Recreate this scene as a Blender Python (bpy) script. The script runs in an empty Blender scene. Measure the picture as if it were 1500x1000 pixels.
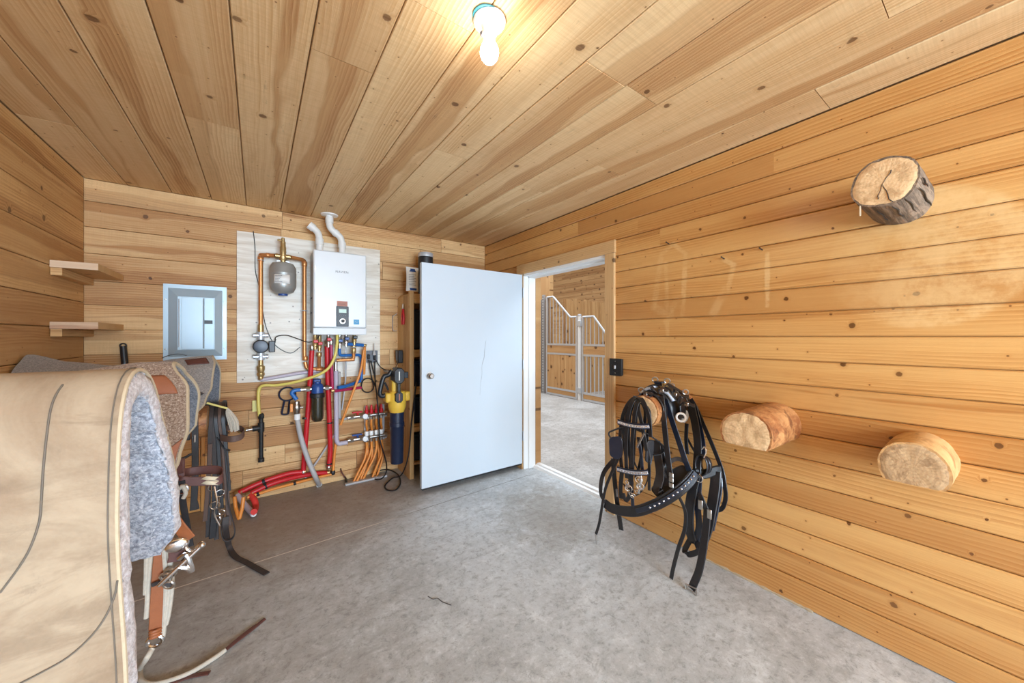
import bpy, bmesh, math, random
from mathutils import Vector, Matrix, noise
random.seed(7)
S = bpy.context.scene
COL = S.collection
PI = math.pi

# ------------------------------------------------------------------ layout of the room (metres)
H, XR, YB, XL, YR = 2.5, 2.2775, 3.767, -0.988, -3.3
CAM = Vector((0, 0, 1.39)); YAW = math.radians(35.5); FPX = 522.5
FW = Vector((math.sin(YAW), math.cos(YAW), 0)); RT = Vector((math.cos(YAW), -math.sin(YAW), 0)); UP = Vector((0, 0, 1))
def on(x, y, ax, v):
    d = FW*FPX + RT*(x-750) + UP*(493-y)
    return CAM + d*((v-CAM[ax])/d[ax])
def R(x, y, o=0): return on(x, y, 0, XR-o)          # points measured off the right wall
def B(x, y, o=0): return on(x, y, 1, YB-o)          # off the back wall
def G(x, y, z=0): return on(x, y, 2, z)             # off the floor
def AY(x, y, Y): return on(x, y, 1, Y)
def AX(x, y, X): return on(x, y, 0, X)

cam = bpy.data.cameras.new('camera'); co = bpy.data.objects.new('camera', cam); COL.objects.link(co)
co.location = CAM; co.rotation_euler = (PI/2, 0, -YAW)
cam.sensor_width = 36; cam.lens = FPX/1500*36; cam.shift_y = -7/1500; cam.clip_start = .02
S.camera = co

# ------------------------------------------------------------------ material helpers
def srgb(r, g, b):
    f = lambda c: (c/12.92 if c <= .04045 else ((c+.055)/1.055)**2.4)
    return (f(r/255), f(g/255), f(b/255), 1)
class NT:
    def __init__(s, name):
        s.m = bpy.data.materials.new(name); s.m.use_nodes = True; s.t = s.m.node_tree
        s.t.nodes.clear()
        s.out = s.t.nodes.new('ShaderNodeOutputMaterial')
        s.b = s.t.nodes.new('ShaderNodeBsdfPrincipled'); s.t.links.new(s.b.outputs[0], s.out.inputs[0])
    def put(s, sock, v):
        if isinstance(v, bpy.types.NodeSocket): s.t.links.new(v, sock)
        elif v is not None: sock.default_value = v
    def n(s, typ, ins=(), **kw):
        nd = s.t.nodes.new('ShaderNode'+typ)
        for k, v in kw.items(): setattr(nd, k, v)
        for k, v in (ins.items() if isinstance(ins, dict) else enumerate(ins)):
            s.put(nd.inputs[k], v)
        return nd
    def math(s, op, a, b=0.0, c=None, clamp=False):
        nd = s.n('Math', [a, b] if c is None else [a, b, c], operation=op, use_clamp=clamp); return nd.outputs[0]
    def mix(s, f, a, b, mode='MIX'):
        nd = s.n('Mix', data_type='RGBA', blend_type=mode, clamp_factor=True)
        s.put(nd.inputs[0], f); s.put(nd.inputs[6], a); s.put(nd.inputs[7], b); return nd.outputs[2]
    def rng(s, v, a, b, c=0.0, d=1.0, smooth=True):
        nd = s.n('MapRange', [v, a, b, c, d], interpolation_type='SMOOTHSTEP' if smooth else 'LINEAR'); return nd.outputs[0]
    def xyz(s, x, y, z): return s.n('CombineXYZ', [x, y, z]).outputs[0]
    def noise(s, vec, scale=1.0, detail=3.0, rough=.55, dist=0.0):
        return s.n('TexNoise', {'Vector': vec, 'Scale': scale, 'Detail': detail, 'Roughness': rough, 'Distortion': dist}).outputs[0]
    def obj(s): return s.n('TexCoord').outputs['Object']
    def set(s, **k):
        for a, v in k.items(): s.put(s.b.inputs[a.replace('_', ' ')], v)
    def bump(s, h, strength=.3, dist=.004):
        s.put(s.b.inputs['Normal'], s.n('Bump', {'Strength': strength, 'Distance': dist, 'Height': h}).outputs[0])

def plain(name, col, rough=.5, metal=0.0, var=.12, scale=30, bump=0.0, coat=0.0, **kw):
    t = NT(name); o = t.obj()
    nz = t.noise(o, scale, 4)
    c2 = tuple(min(1, c*(1-var)) for c in col[:3])+(1,); c1 = tuple(min(1, c*(1+var)) for c in col[:3])+(1,)
    t.set(Base_Color=t.mix(nz, c1, c2), Roughness=rough, Metallic=metal, Coat_Weight=coat, **kw)
    if bump: t.bump(t.noise(o, scale*4, 5), bump)
    return t.m

def wood(name, light, mid, dark, knot=.55, kscale=4.6, kr=.013, rough=.45, coat=0.0, saw=0.0, tone=.3, heart=.5, grain=.5, spec=.5, marks=None, hw=.17, pins=.3, hk=.8):
    """boards: gc = (metres along, metres across, board number)"""
    t = NT(name)
    gc = t.n('Attribute', attribute_name='gc').outputs['Vector']
    sp = t.n('SeparateXYZ', [gc]).outputs; u, v, r = sp[0], sp[1], sp[2]
    rn = t.n('TexWhiteNoise', {'W': r}, noise_dimensions='1D').outputs
    rc = t.n('SeparateColor', [rn[1]]).outputs
    kv = t.xyz(u, t.math('MULTIPLY_ADD', r, 3.173, v), 0.0)
    vo = t.n('TexVoronoi', {'Vector': kv, 'Scale': kscale, 'Randomness': .9}, voronoi_dimensions='2D')
    dm = t.math('DIVIDE', vo.outputs['Distance'], kscale)
    dm = t.math('ADD', dm, t.math('MULTIPLY', t.math('SUBTRACT', t.noise(kv, 45, 3), .5), .015))
    vc = t.n('SeparateColor', [vo.outputs['Color']]).outputs
    sel = t.math('LESS_THAN', vc[0], knot)
    rad = t.math('MULTIPLY_ADD', vc[1], kr, kr*.45)
    km = t.math('MULTIPLY', t.math('SUBTRACT', 1.0, t.rng(t.math('DIVIDE', dm, rad), .72, 1.05)), sel)
    halo = t.math('MULTIPLY', t.math('SUBTRACT', 1.0, t.rng(t.math('DIVIDE', dm, rad), .6, 2.3)), sel)
    warp = t.math('MULTIPLY', t.math('SUBTRACT', t.noise(t.xyz(t.math('MULTIPLY', u, .9), t.math('MULTIPLY', v, 3.0), r), 1.0, 2), .5), .075)
    v2 = t.math('ADD', t.math('ADD', v, warp), t.math('MULTIPLY', halo, .02))
    g1 = t.noise(t.xyz(t.math('MULTIPLY', u, .8), t.math('MULTIPLY', v2, 62.0), r), 1.0, 4, .65)
    ring = t.n('TexWave', {'Vector': t.xyz(t.math('MULTIPLY', u, .22), v2, r), 'Scale': 19.0, 'Distortion': 2.4, 'Detail': 2.0}, wave_type='BANDS', bands_direction='Y', wave_profile='SAW').outputs['Fac']
    ring = t.math('MULTIPLY', ring, t.rng(t.noise(t.xyz(t.math('MULTIPLY', u, .5), t.math('MULTIPLY', v, 5.0), t.math('ADD', r, 9.1)), 1.0, 2), .36, .62))
    fine = t.noise(t.xyz(t.math('MULTIPLY', u, 6.0), t.math('MULTIPLY', v, 300.0), r), 1.0, 3)
    f = t.math('MULTIPLY_ADD', t.math('SUBTRACT', g1, .5), 1.5*grain, t.math('MULTIPLY', ring, .5))
    f = t.math('MULTIPLY_ADD', t.math('SUBTRACT', fine, .5), .5, f)
    c = t.mix(t.rng(f, -.22, .5), light, mid)
    blot = t.noise(t.xyz(t.math('MULTIPLY', u, 1.6), t.math('MULTIPLY', v, 7.0), t.math('ADD', r, 3.3)), 1.0, 4, .6)
    c = t.mix(t.math('MULTIPLY', t.rng(blot, .52, .72), .45), c, t.mix(.3, mid, dark)); c = t.mix(t.math('MULTIPLY', t.rng(blot, .46, .30), .45), c, light)
    c = t.mix(t.math('MULTIPLY', t.rng(f, .22, .55), .22), c, dark)
    # brown heartwood running down part of the board
    wv = t.noise(t.xyz(t.math('MULTIPLY', u, .75), 0.0, t.math('MULTIPLY', r, 1.7)), 1.0, 3, .55)
    wv2 = t.noise(t.xyz(t.math('MULTIPLY', u, .9), 5.0, t.math('MULTIPLY', r, 2.3)), 1.0, 3, .55)
    off = t.math('MULTIPLY_ADD', t.math('SUBTRACT', rc[2], .5), hw*1.1, t.math('MULTIPLY', t.math('SUBTRACT', wv, .5), hw*.9))
    wid = t.math('MULTIPLY', t.math('ADD', t.math('SUBTRACT', rc[0], 1.0-heart), t.math('MULTIPLY', t.math('SUBTRACT', wv2, .5), 1.1)), hw*.62)
    ed = t.math('SUBTRACT', wid, t.math('ABSOLUTE', t.math('SUBTRACT', t.math('MULTIPLY_ADD', t.math('SUBTRACT', g1, .5), .016, v2), off)))
    hm = t.rng(ed, -.002, hw*.035)
    c = t.mix(t.math('MULTIPLY', hm, hk), c, t.mix(t.rng(f, -.25, .7), mid, dark))
    c = t.mix(t.math('MULTIPLY', t.rng(t.math('ABSOLUTE', ed), hw*.05, 0.0), .25), c, dark)
    c = t.mix(t.math('MULTIPLY', halo, .4), c, t.mix(.35, mid, dark))
    c = t.mix(t.math('MULTIPLY', t.math('POWER', rc[1], 1.6), tone), c, t.mix(.55, mid, dark), 'MIX')
    c = t.mix(t.math('MULTIPLY', t.rng(rc[1], .45, 0.0), .35), c, light)
    kd = tuple(x*.22 for x in dark[:3])+(1,); kd2 = tuple(x*.55 for x in dark[:3])+(1,)
    c = t.mix(t.math('MULTIPLY', km, t.math('MULTIPLY_ADD', vc[2], .25, .72)), c, t.mix(t.noise(kv, 150, 2), kd2, kd))
    if pins:
        v3 = t.n('TexVoronoi', {'Vector': kv, 'Scale': 8.5, 'Randomness': 1.0}, voronoi_dimensions='2D'); s3 = t.n('SeparateColor', [v3.outputs['Color']]).outputs
        d3 = t.math('DIVIDE', v3.outputs['Distance'], 8.5)
        pm = t.math('MULTIPLY', t.math('SUBTRACT', 1.0, t.rng(d3, .0022, .0045)), t.math('LESS_THAN', s3[0], pins))
        ph = t.math('MULTIPLY', t.math('SUBTRACT', 1.0, t.rng(d3, .003, .014)), t.math('LESS_THAN', s3[0], pins))
        c = t.mix(t.math('MULTIPLY', ph, .4), c, mid); c = t.mix(t.math('MULTIPLY', pm, .85), c, kd2)
    if saw:
        sw = t.noise(t.xyz(t.math('MULTIPLY', u, 130.0), t.math('MULTIPLY', v, 5.0), r), 1.0, 2)
        st = t.rng(t.noise(t.xyz(t.math('MULTIPLY', u, 6.0), t.math('MULTIPLY', v, 20.0), r), 1.0, 4, .75), .60, .8)
        c = t.mix(t.math('MULTIPLY', st, .42*saw), c, srgb(96, 74, 50))
        c = t.mix(t.math('MULTIPLY', t.rng(sw, .35, .7), .20*saw), c, tuple(x*.72 for x in mid[:3])+(1,))
        fine = t.math('MULTIPLY_ADD', sw, .8, fine)
    if marks: c = marks(t, c)
    t.set(Base_Color=c, Roughness=t.math('MULTIPLY_ADD', g1, .15, rough-.07), Coat_Weight=coat, Coat_Roughness=.25)
    t.put(t.b.inputs['Specular IOR Level'], spec)
    t.bump(t.math('MULTIPLY_ADD', f, .4, t.math('MULTIPLY', fine, .5)), .22 if not saw else .4, .002)
    return t.m

# ------------------------------------------------------------------ mesh helpers
def cr(pts, k=6, closed=False):
    """smooth curve through the points"""
    pts = [Vector(p) for p in pts]; n = len(pts); out = []
    if n < 3 and not closed: 
        return [pts[0].lerp(pts[-1], i/k) for i in range(k+1)]
    for i in range(n if closed else n-1):
        if closed: p0, p1, p2, p3 = pts[i-1], pts[i], pts[(i+1) % n], pts[(i+2) % n]
        else:
            p1, p2 = pts[i], pts[i+1]
            p0 = pts[i-1] if i else p1*2-p2
            p3 = pts[i+2] if i+2 < n else p2*2-p1
        for j in range(k):
            s = j/k
            out.append(.5*((2*p1)+(p2-p0)*s+(2*p0-5*p1+4*p2-p3)*s*s+(3*p1-p0-3*p2+p3)*s**3))
    if not closed: out.append(pts[-1])
    return out
def fillet(pts, rad=.03, k=5):
    """polyline with rounded corners"""
    pts = [Vector(p) for p in pts]; out = [pts[0]]
    for i in range(1, len(pts)-1):
        a, b, c = pts[i-1], pts[i], pts[i+1]
        d1 = (a-b); d2 = (c-b); r = min(rad, d1.length*.45, d2.length*.45)
        p, q = b+d1.normalized()*r, b+d2.normalized()*r
        for j in range(k+1):
            s = j/k; out.append(p*(1-s)**2+b*2*s*(1-s)+q*s*s)
    out.append(pts[-1]); return out
RND = [0]
class MB:
    def __init__(s): s.v = []; s.f = []; s.g = None
    def add(s, verts, faces, g=None):
        b = len(s.v); s.v += [Vector(p) for p in verts]; s.f += [tuple(i+b for i in f) for f in faces]
        if g is not None:
            if s.g is None: s.g = [Vector((0, 0, 0))]*b
            s.g += g
        elif s.g is not None: s.g += [Vector((0, 0, 0))]*len(verts)
        return s
    def box(s, a, b, m=None):
        x0, y0, z0 = (min(a[i], b[i]) for i in range(3)); x1, y1, z1 = (max(a[i], b[i]) for i in range(3))
        vs = [Vector(p) for p in ((x0,y0,z0),(x1,y0,z0),(x1,y1,z0),(x0,y1,z0),(x0,y0,z1),(x1,y0,z1),(x1,y1,z1),(x0,y1,z1))]
        if m: vs = [m @ p for p in vs]
        return s.add(vs, [(0,3,2,1),(4,5,6,7),(0,1,5,4),(1,2,6,5),(2,3,7,6),(3,0,4,7)])
    def board(s, o, u, v, w, L, W, T, ch=.003, num=None, v0=0.0):
        """a plank: from corner o along u (L), across v (W), its face raised along w (T)"""
        o, u, v, w = Vector(o), Vector(u), Vector(v), Vector(w)
        if num is None: RND[0] += 1; num = RND[0]*1.0
        sec = [(0, 0), (W, 0), (W, T-ch), (W-ch, T), (ch, T), (0, T-ch)]
        vs, g = [], []
        for e in (0, L):
            for (a, b) in sec:
                vs.append(o+u*e+v*a+w*b); g.append(Vector(((o+u*e).dot(u), v0+a-W/2, num)))
        n = 6; fs = [tuple(range(n)), tuple(reversed(range(n, 2*n)))]
        fs += [((i+1) % n, i, i+n, (i+1) % n+n) for i in range(n)]
        if u.cross(v).dot(w) > 0: fs = [tuple(reversed(f)) for f in fs]
        fs = [tuple(reversed(f)) for f in fs]
        return s.add(vs, fs, g)
    def prism(s, poly, a, b):
        """poly: list of points (3D) moved from offset a to offset b"""
        n = len(poly); vs = [Vector(p)+Vector(a) for p in poly]+[Vector(p)+Vector(b) for p in poly]
        return s.add(vs, [tuple(reversed(range(n))), tuple(range(n, 2*n))]+[(i, (i+1) % n, (i+1) % n+n, i+n) for i in range(n)])
    def sweep(s, pts, sec, ref=(0, 0, 1), closed=False, scale=None):
        pts = [Vector(p) for p in pts]; n = len(pts); m = len(sec); vs = []
        W = None
        for i, p in enumerate(pts):
            if closed: t = (pts[(i+1) % n]-pts[i-1])
            else: t = pts[min(i+1, n-1)]-pts[max(i-1, 0)]
            t = t.normalized() if t.length > 1e-9 else Vector((0, 0, 1))
            rf = ref[i] if isinstance(ref, list) else ref
            if rf is None:
                if W is None:
                    rf = Vector((0, 0, 1)) if abs(t.z) < .9 else Vector((1, 0, 0))
                else: rf = W
            rf = Vector(rf); w = rf-t*rf.dot(t)
            if w.length < 1e-4: w = (W if W is not None else Vector((1, .3, .2))); w = w-t*w.dot(t)
            w.normalize(); W = w; nn = t.cross(w); k = scale[i] if scale else 1
            vs += [p+w*(a*k)+nn*(b*k) for a, b in sec]
        fs = []
        for i in range(n if closed else n-1):
            j = (i+1) % n
            fs += [(i*m+a, i*m+(a+1) % m, j*m+(a+1) % m, j*m+a) for a in range(m)]
        if not closed: fs += [tuple(reversed(range(m))), tuple(range((n-1)*m, n*m))]
        return s.add(vs, fs)
    def tube(s, pts, r, n=10, closed=False, scale=None):
        return s.sweep(pts, [(r*math.cos(2*PI*i/n), r*math.sin(2*PI*i/n)) for i in range(n)], None, closed, scale)
    def strap(s, pts, w, th=.004, ref=(1, 0, 0), closed=False):
        a, b = w/2, th/2; c = min(b*.6, a*.4)
        return s.sweep(pts, [(-a, -b+c), (-a+c, -b), (a-c, -b), (a, -b+c), (a, b-c), (a-c, b), (-a+c, b), (-a, b-c)], ref, closed)
    def lathe(s, prof, o, ax=(0, 0, 1), n=24):
        ax = Vector(ax).normalized(); w = ax.orthogonal().normalized(); q = ax.cross(w); o = Vector(o); m = len(prof); vs = []
        for (r, h) in prof:
            for i in range(n):
                a = 2*PI*i/n; vs.append(o+ax*h+(w*math.cos(a)+q*math.sin(a))*max(r, 1e-5))
        fs = [(i*n+k, i*n+(k+1) % n, (i+1)*n+(k+1) % n, (i+1)*n+k) for i in range(m-1) for k in range(n)]
        fs += [tuple(reversed(range(n))), tuple(range((m-1)*n, m*n))]
        return s.add(vs, fs)
    def cyl(s, a, b, r, n=16, r2=None):
        a, b = Vector(a), Vector(b); h = (b-a).length
        return s.lathe([(r, 0), (r if r2 is None else r2, h)], a, b-a, n)
    def ball(s, o, r, n=14, sc=(1, 1, 1)):
        m = n//2; vs, fs = [], []
        for i in range(m+1):
            a = PI*i/m
            for k in range(n):
                b = 2*PI*k/n
                vs.append(Vector(o)+Vector((r*sc[0]*math.sin(a)*math.cos(b), r*sc[1]*math.sin(a)*math.sin(b), r*sc[2]*math.cos(a))))
        fs = [(i*n+k, (i+1)*n+k, (i+1)*n+(k+1) % n, i*n+(k+1) % n) for i in range(m) for k in range(n)]
        return s.add(vs, fs)
    def ring(s, o, r, t, ax=(0, 1, 0), n=20, sc=1.0):
        ax = Vector(ax).normalized(); w = ax.orthogonal().normalized(); q = ax.cross(w)
        return s.tube([Vector(o)+w*(r*math.cos(2*PI*i/n))+q*(r*sc*math.sin(2*PI*i/n)) for i in range(n)], t, 8, True)
    def grid(s, rows):
        n = len(rows[0]); b = [Vector(p) for r in rows for p in r]
        return s.add(b, [(i*n+k, i*n+k+1, (i+1)*n+k+1, (i+1)*n+k) for i in range(len(rows)-1) for k in range(n-1)])
    def build(s, name, mat, parent=None, smooth=40, bevel=0, solid=0, sub=0, offset=-1, base=None):
        me = bpy.data.meshes.new(name)
        if parent is not None: off = wloc(parent)
        elif base is not None: off = Vector(base)
        else:
            xs = [p.x for p in s.v]; ys = [p.y for p in s.v]
            off = Vector(((min(xs)+max(xs))/2, (min(ys)+max(ys))/2, min(p.z for p in s.v)))
        me.from_pydata([p-off for p in s.v], [], s.f); me.update()
        if s.g is not None:
            at = me.attributes.new('gc', 'FLOAT_VECTOR', 'POINT')
            at.data.foreach_set('vector', [c for g in s.g for c in g])
        bm = bmesh.new(); bm.from_mesh(me); bmesh.ops.recalc_face_normals(bm, faces=bm.faces); bm.to_mesh(me); bm.free()
        for mm in (mat if isinstance(mat, (list, tuple)) else [mat]): me.materials.append(mm)
        if smooth:
            me.polygons.foreach_set('use_smooth', [True]*len(me.polygons))
            try: me.set_sharp_from_angle(angle=math.radians(smooth))
            except Exception: pass
        o = bpy.data.objects.new(name, me); COL.objects.link(o)
        if parent is not None: o.parent = parent; LOC[o.name] = off
        else: o.location = off; LOC[o.name] = off
        if solid:
            md = o.modifiers.new('thick', 'SOLIDIFY'); md.thickness = solid; md.offset = offset
        if sub:
            md = o.modifiers.new('smooth', 'SUBSURF'); md.levels = sub; md.render_levels = sub
        if bevel:
            md = o.modifiers.new('edge', 'BEVEL'); md.width = bevel; md.segments = 2; md.limit_method = 'ANGLE'; md.angle_limit = math.radians(50)
            md.harden_normals = False
        return o
LOC = {}
def wloc(o): return LOC[o.name]
def tag(o, label, cat, group=None):
    o['label'] = label; o['category'] = cat
    if group: o['group'] = group
    return o
def thing(name, label, cat, loc, group=None):
    o = bpy.data.objects.new(name, None); COL.objects.link(o); o.location = loc; LOC[o.name] = Vector(loc)
    o.empty_display_size = .05
    return tag(o, label, cat, group)
def struct(o): o['kind'] = 'structure'; return o

# ------------------------------------------------------------------ materials
def marks_right(t, c):
    # pale, unfaded patches on the varnished boards where gear used to hang
    ob = t.n('NewGeometry').outputs['Position']; p = t.n('SeparateXYZ', [ob]).outputs; y, z = p[1], p[2]
    wob = t.math('MULTIPLY', t.math('SUBTRACT', t.noise(ob, 13, 4), .5), .06)
    def ell(y0, z0, ry, rz, lo, hi):
        a = t.math('DIVIDE', t.math('SUBTRACT', y, y0), ry); b = t.math('DIVIDE', t.math('SUBTRACT', z, z0), rz)
        d = t.math('SQRT', t.math('ADD', t.math('MULTIPLY', a, a), t.math('MULTIPLY', b, b)))
        return t.math('SUBTRACT', 1.0, t.rng(t.math('ADD', d, wob), lo, hi))
    def rngl(y0, z0, ry, rz, w):
        a = t.math('DIVIDE', t.math('SUBTRACT', y, y0), ry); b = t.math('DIVIDE', t.math('SUBTRACT', z, z0), rz)
        d = t.math('SQRT', t.math('ADD', t.math('MULTIPLY', a, a), t.math('MULTIPLY', b, b)))
        return t.math('SUBTRACT', 1.0, t.rng(t.math('ABSOLUTE', t.math('ADD', t.math('SUBTRACT', d, 1.0), t.math('MULTIPLY', wob, 2.0))), 0.0, w))
    def seg(x0, y0, x1, y1, w, k):
        A, Bq = R(x0, y0), R(x1, y1); dy, dz = Bq.y-A.y, Bq.z-A.z; L2 = dy*dy+dz*dz
        py, pz = t.math('SUBTRACT', y, A.y), t.math('SUBTRACT', z, A.z)
        h = t.math('DIVIDE', t.math('ADD', t.math('MULTIPLY', py, dy), t.math('MULTIPLY', pz, dz)), L2, clamp=True)
        ey, ez = t.math('SUBTRACT', py, t.math('MULTIPLY', h, dy)), t.math('SUBTRACT', pz, t.math('MULTIPLY', h, dz))
        d = t.math('SQRT', t.math('ADD', t.math('MULTIPLY', ey, ey), t.math('MULTIPLY', ez, ez)))
        return t.math('MULTIPLY', t.math('SUBTRACT', 1.0, t.rng(t.math('ADD', d, t.math('MULTIPLY', wob, .35)), w*.3, w)), k)
    m = t.math('MULTIPLY', ell(.23, 1.72, .30, .30, .93, 1.03), t.rng(y, .62, .14, 0.0, .6))
    for q in ((969, 372, 986, 357, .02, .5), (986, 357, 1004, 372, .02, .5), (969, 372, 958, 450, .03, .32), (1004, 372, 1000, 460, .022, .42), (975, 385, 978, 490, .02, .35), (990, 440, 976, 470, .03, .35), (958, 450, 982, 462, .04, .25),
              (1060, 380, 1074, 388, .02, .5), (1074, 388, 1066, 425, .022, .42), (1062, 425, 1045, 458, .035, .28), (1124, 372, 1124, 448, .014, .5)):
        m = t.math('MAXIMUM', m, seg(*q))
    m = t.math('MULTIPLY', m, t.rng(t.noise(ob, 8, 5, .75), .32, .64, .1, .85))
    return t.mix(m, c, srgb(232, 200, 146))
M = {}
PERF_Y = AX(796.5, 500, 5.75).y
M['pine'] = wood('honey_pine_boards', srgb(220, 174, 110), srgb(190, 133, 70), srgb(142, 84, 36), knot=.5, kr=.0095, rough=.36, coat=.15, tone=.75, heart=.3, grain=.38, marks=marks_right, hw=.126)
M['pine2'] = wood('honey_pine', srgb(222, 170, 100), srgb(200, 142, 74), srgb(150, 94, 42), knot=.5, kr=.0125, rough=.4, tone=.6, heart=.35, grain=.5, hw=.126)
M['board'] = wood('rough_back_boards', srgb(232, 196, 142), srgb(192, 140, 82), srgb(122, 70, 30), knot=.34, kscale=4.2, kr=.0125, rough=.6, saw=.6, tone=.7, hk=.95, heart=.85, hw=.17)
M['board2'] = wood('rough_left_boards', srgb(226, 186, 128), srgb(192, 142, 82), srgb(130, 76, 32), knot=.3, kscale=3.2, kr=.016, rough=.6, saw=.6, tone=.55, hk=.9, heart=.65, hw=.19)
M['ceil'] = wood('rough_sawn_ceiling_boards', srgb(240, 212, 164), srgb(214, 172, 118), srgb(154, 98, 48), knot=.3, kscale=3.3, kr=.0135, rough=.65, saw=1.1, tone=.45, hk=.92, heart=.75, hw=.23)
M['trimwood'] = wood('pale_trim', srgb(214, 178, 128), srgb(190, 150, 100), srgb(140, 100, 60), knot=.35, kr=.012, rough=.55, tone=.15, heart=.2)
M['barnwood'] = wood('barn_boards', srgb(214, 176, 124), srgb(186, 140, 88), srgb(130, 86, 46), knot=.6, kscale=3.6, kr=.03, rough=.7, tone=.5, heart=.6, hw=.14)
M['studwood'] = wood('stud_pine', srgb(216, 178, 124), srgb(194, 148, 92), srgb(140, 94, 50), knot=.4, kr=.012, rough=.6, tone=.2, heart=.3)
M['cut'] = wood('cut_shelf_end', srgb(214, 186, 154), srgb(190, 148, 116), srgb(150, 104, 78), knot=.0, rough=.6, tone=.1, heart=1.0)

def concrete(name, base, dark, light, joint=True):
    t = NT(name); ob = t.n('NewGeometry').outputs['Position']
    n1 = t.noise(ob, 1.3, 6, .62, .6); n2 = t.noise(ob, 5, 8, .78, .25); n3 = t.noise(ob, 90, 3, .6); n4 = t.noise(ob, 24, 7, .82, .3)
    p = t.n('SeparateXYZ', [ob]).outputs
    c = t.mix(t.rng(n1, .3, .7), dark, base)
    c = t.mix(t.math('MULTIPLY', t.rng(n2, .5, .68), .6), c, light)
    c = t.mix(t.math('MULTIPLY', t.rng(n2, .47, .34), .5), c, tuple(x*.7 for x in dark[:3])+(1,))
    c = t.mix(t.math('MULTIPLY', t.rng(n4, .51, .63), .7), c, tuple(x*.62 for x in dark[:3])+(1,))
    c = t.mix(t.math('MULTIPLY', t.rng(n4, .47, .36), .4), c, light)
    c = t.mix(t.math('MULTIPLY', t.rng(n3, .58, .72), .45), c, tuple(x*.6 for x in dark[:3])+(1,))
    sw = t.noise(t.xyz(t.math('MULTIPLY', p[0], 6.0), t.math('MULTIPLY', p[1], 16.0), p[2]), 1.0, 6, .75, .5)
    c = t.mix(t.math('MULTIPLY', t.rng(sw, .53, .66), .45), c, tuple(x*.72 for x in dark[:3])+(1,))
    # small spatters
    vo = t.n('TexVoronoi', {'Vector': ob, 'Scale': 7.0, 'Randomness': 1.0}, voronoi_dimensions='3D')
    vs = t.n('SeparateColor', [vo.outputs['Color']]).outputs
    sp = t.math('MULTIPLY', t.math('LESS_THAN', vo.outputs['Distance'], t.math('MULTIPLY', vs[1], .09)), t.math('LESS_THAN', vs[0], .25))
    c = t.mix(t.math('MULTIPLY', sp, .35), c, srgb(110, 98, 84))
    if joint:
        # saw-cut control joint, white with dust at one end
        yl = t.math('MULTIPLY_ADD', p[0], .052, 2.705)
        ln = t.math('SUBTRACT', 1.0, t.rng(t.math('ABSOLUTE', t.math('SUBTRACT', p[1], yl)), .0025, .005))
        lc = t.mix(t.rng(p[0], .6, 1.1), srgb(226, 218, 206), srgb(112, 108, 102))
        # brown damp stains of the corner under the pipes
        dx = t.math('SUBTRACT', p[0], .1); dy = t.math('SUBTRACT', p[1], 3.35)
        d = t.math('SQRT', t.math('ADD', t.math('MULTIPLY', t.math('MULTIPLY', dx, dx), .35), t.math('MULTIPLY', dy, dy)))
        d = t.math('ADD', d, t.math('MULTIPLY', t.math('SUBTRACT', t.noise(ob, 4, 5, .6, 1.5), .5), .55))
        c = t.mix(t.math('MULTIPLY', t.math('SUBTRACT', 1.0, t.rng(d, .35, 1.1)), .6), c, srgb(140, 116, 92))
        c = t.mix(t.math('MULTIPLY', t.rng(t.math('ADD', p[0], t.math('MULTIPLY', t.math('SUBTRACT', n2, .5), 1.6)), 1.0, -.5), .42), c, srgb(132, 114, 94))
        # dirt by the door and a darker worn side
        dx = t.math('SUBTRACT', p[0], 1.95); dy = t.math('SUBTRACT', p[1], 2.1)
        d = t.math('SQRT', t.math('ADD', t.math('MULTIPLY', dx, dx), t.math('MULTIPLY', dy, dy)))
        d = t.math('ADD', d, t.math('MULTIPLY', t.math('SUBTRACT', t.noise(ob, 7, 6, .75, 1.0), .5), .9))
        c = t.mix(t.math('MULTIPLY', t.math('SUBTRACT', 1.0, t.rng(d, .25, .62)), .5), c, srgb(112, 102, 84))
    if joint:
        c = t.mix(t.math('MULTIPLY', ln, t.rng(p[0], 2.30, 2.2)), c, lc)
    t.set(Base_Color=c, Roughness=t.math('MULTIPLY_ADD', n2, .3, .38))
    t.bump(t.math('MULTIPLY_ADD', n3, .3, n2), .25, .003)
    return t.m
M['floor'] = concrete('trowelled_concrete', srgb(194, 201, 206), srgb(168, 172, 174), srgb(218, 224, 228))
M['aisle'] = concrete('broom_finished_concrete', srgb(190, 190, 188), srgb(160, 158, 154), srgb(208, 208, 208), joint=False)
M['doorpaint'] = plain('painted_steel_door', srgb(196, 208, 218), .38, var=.03, scale=3, bump=.03)
M['whitepaint'] = plain('white_painted_steel', srgb(232, 234, 234), .45, var=.03, scale=4)
M['white'] = plain('white_plastic', srgb(238, 238, 236), .35, var=.02)
M['enamel'] = plain('white_enamel', srgb(222, 228, 232), .28, var=.02, scale=5, coat=.3)
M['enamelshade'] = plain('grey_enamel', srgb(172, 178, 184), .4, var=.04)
M['pvc'] = plain('white_pvc', srgb(226, 226, 222), .35, var=.04)
M['chrome'] = plain('chrome', (.75, .75, .76, 1), .18, 1.0, var=.05)
M['nickel'] = plain('satin_nickel', (.55, .53, .5, 1), .3, 1.0, var=.1)
M['steel'] = plain('galvanised_steel', srgb(200, 206, 212), .42, .45, var=.14, scale=18)
M['brass'] = plain('brass', srgb(186, 160, 110), .36, .75, var=.25, scale=40)
M['copper'] = plain('copper_pipe_metal', srgb(206, 140, 84), .36, .55, var=.14, scale=25)
M['panelgrey'] = plain('grey_blue_enamel', srgb(166, 186, 198), .35, .25, var=.06, scale=6, coat=.2)
M['tank'] = plain('grey_tank_paint', srgb(158, 158, 154), .38, .35, var=.06)
M['red'] = plain('red_pipe', srgb(196, 30, 40), .42, var=.1)
M['redfoam'] = plain('red_foam', srgb(206, 52, 44), .7, var=.12)
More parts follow.
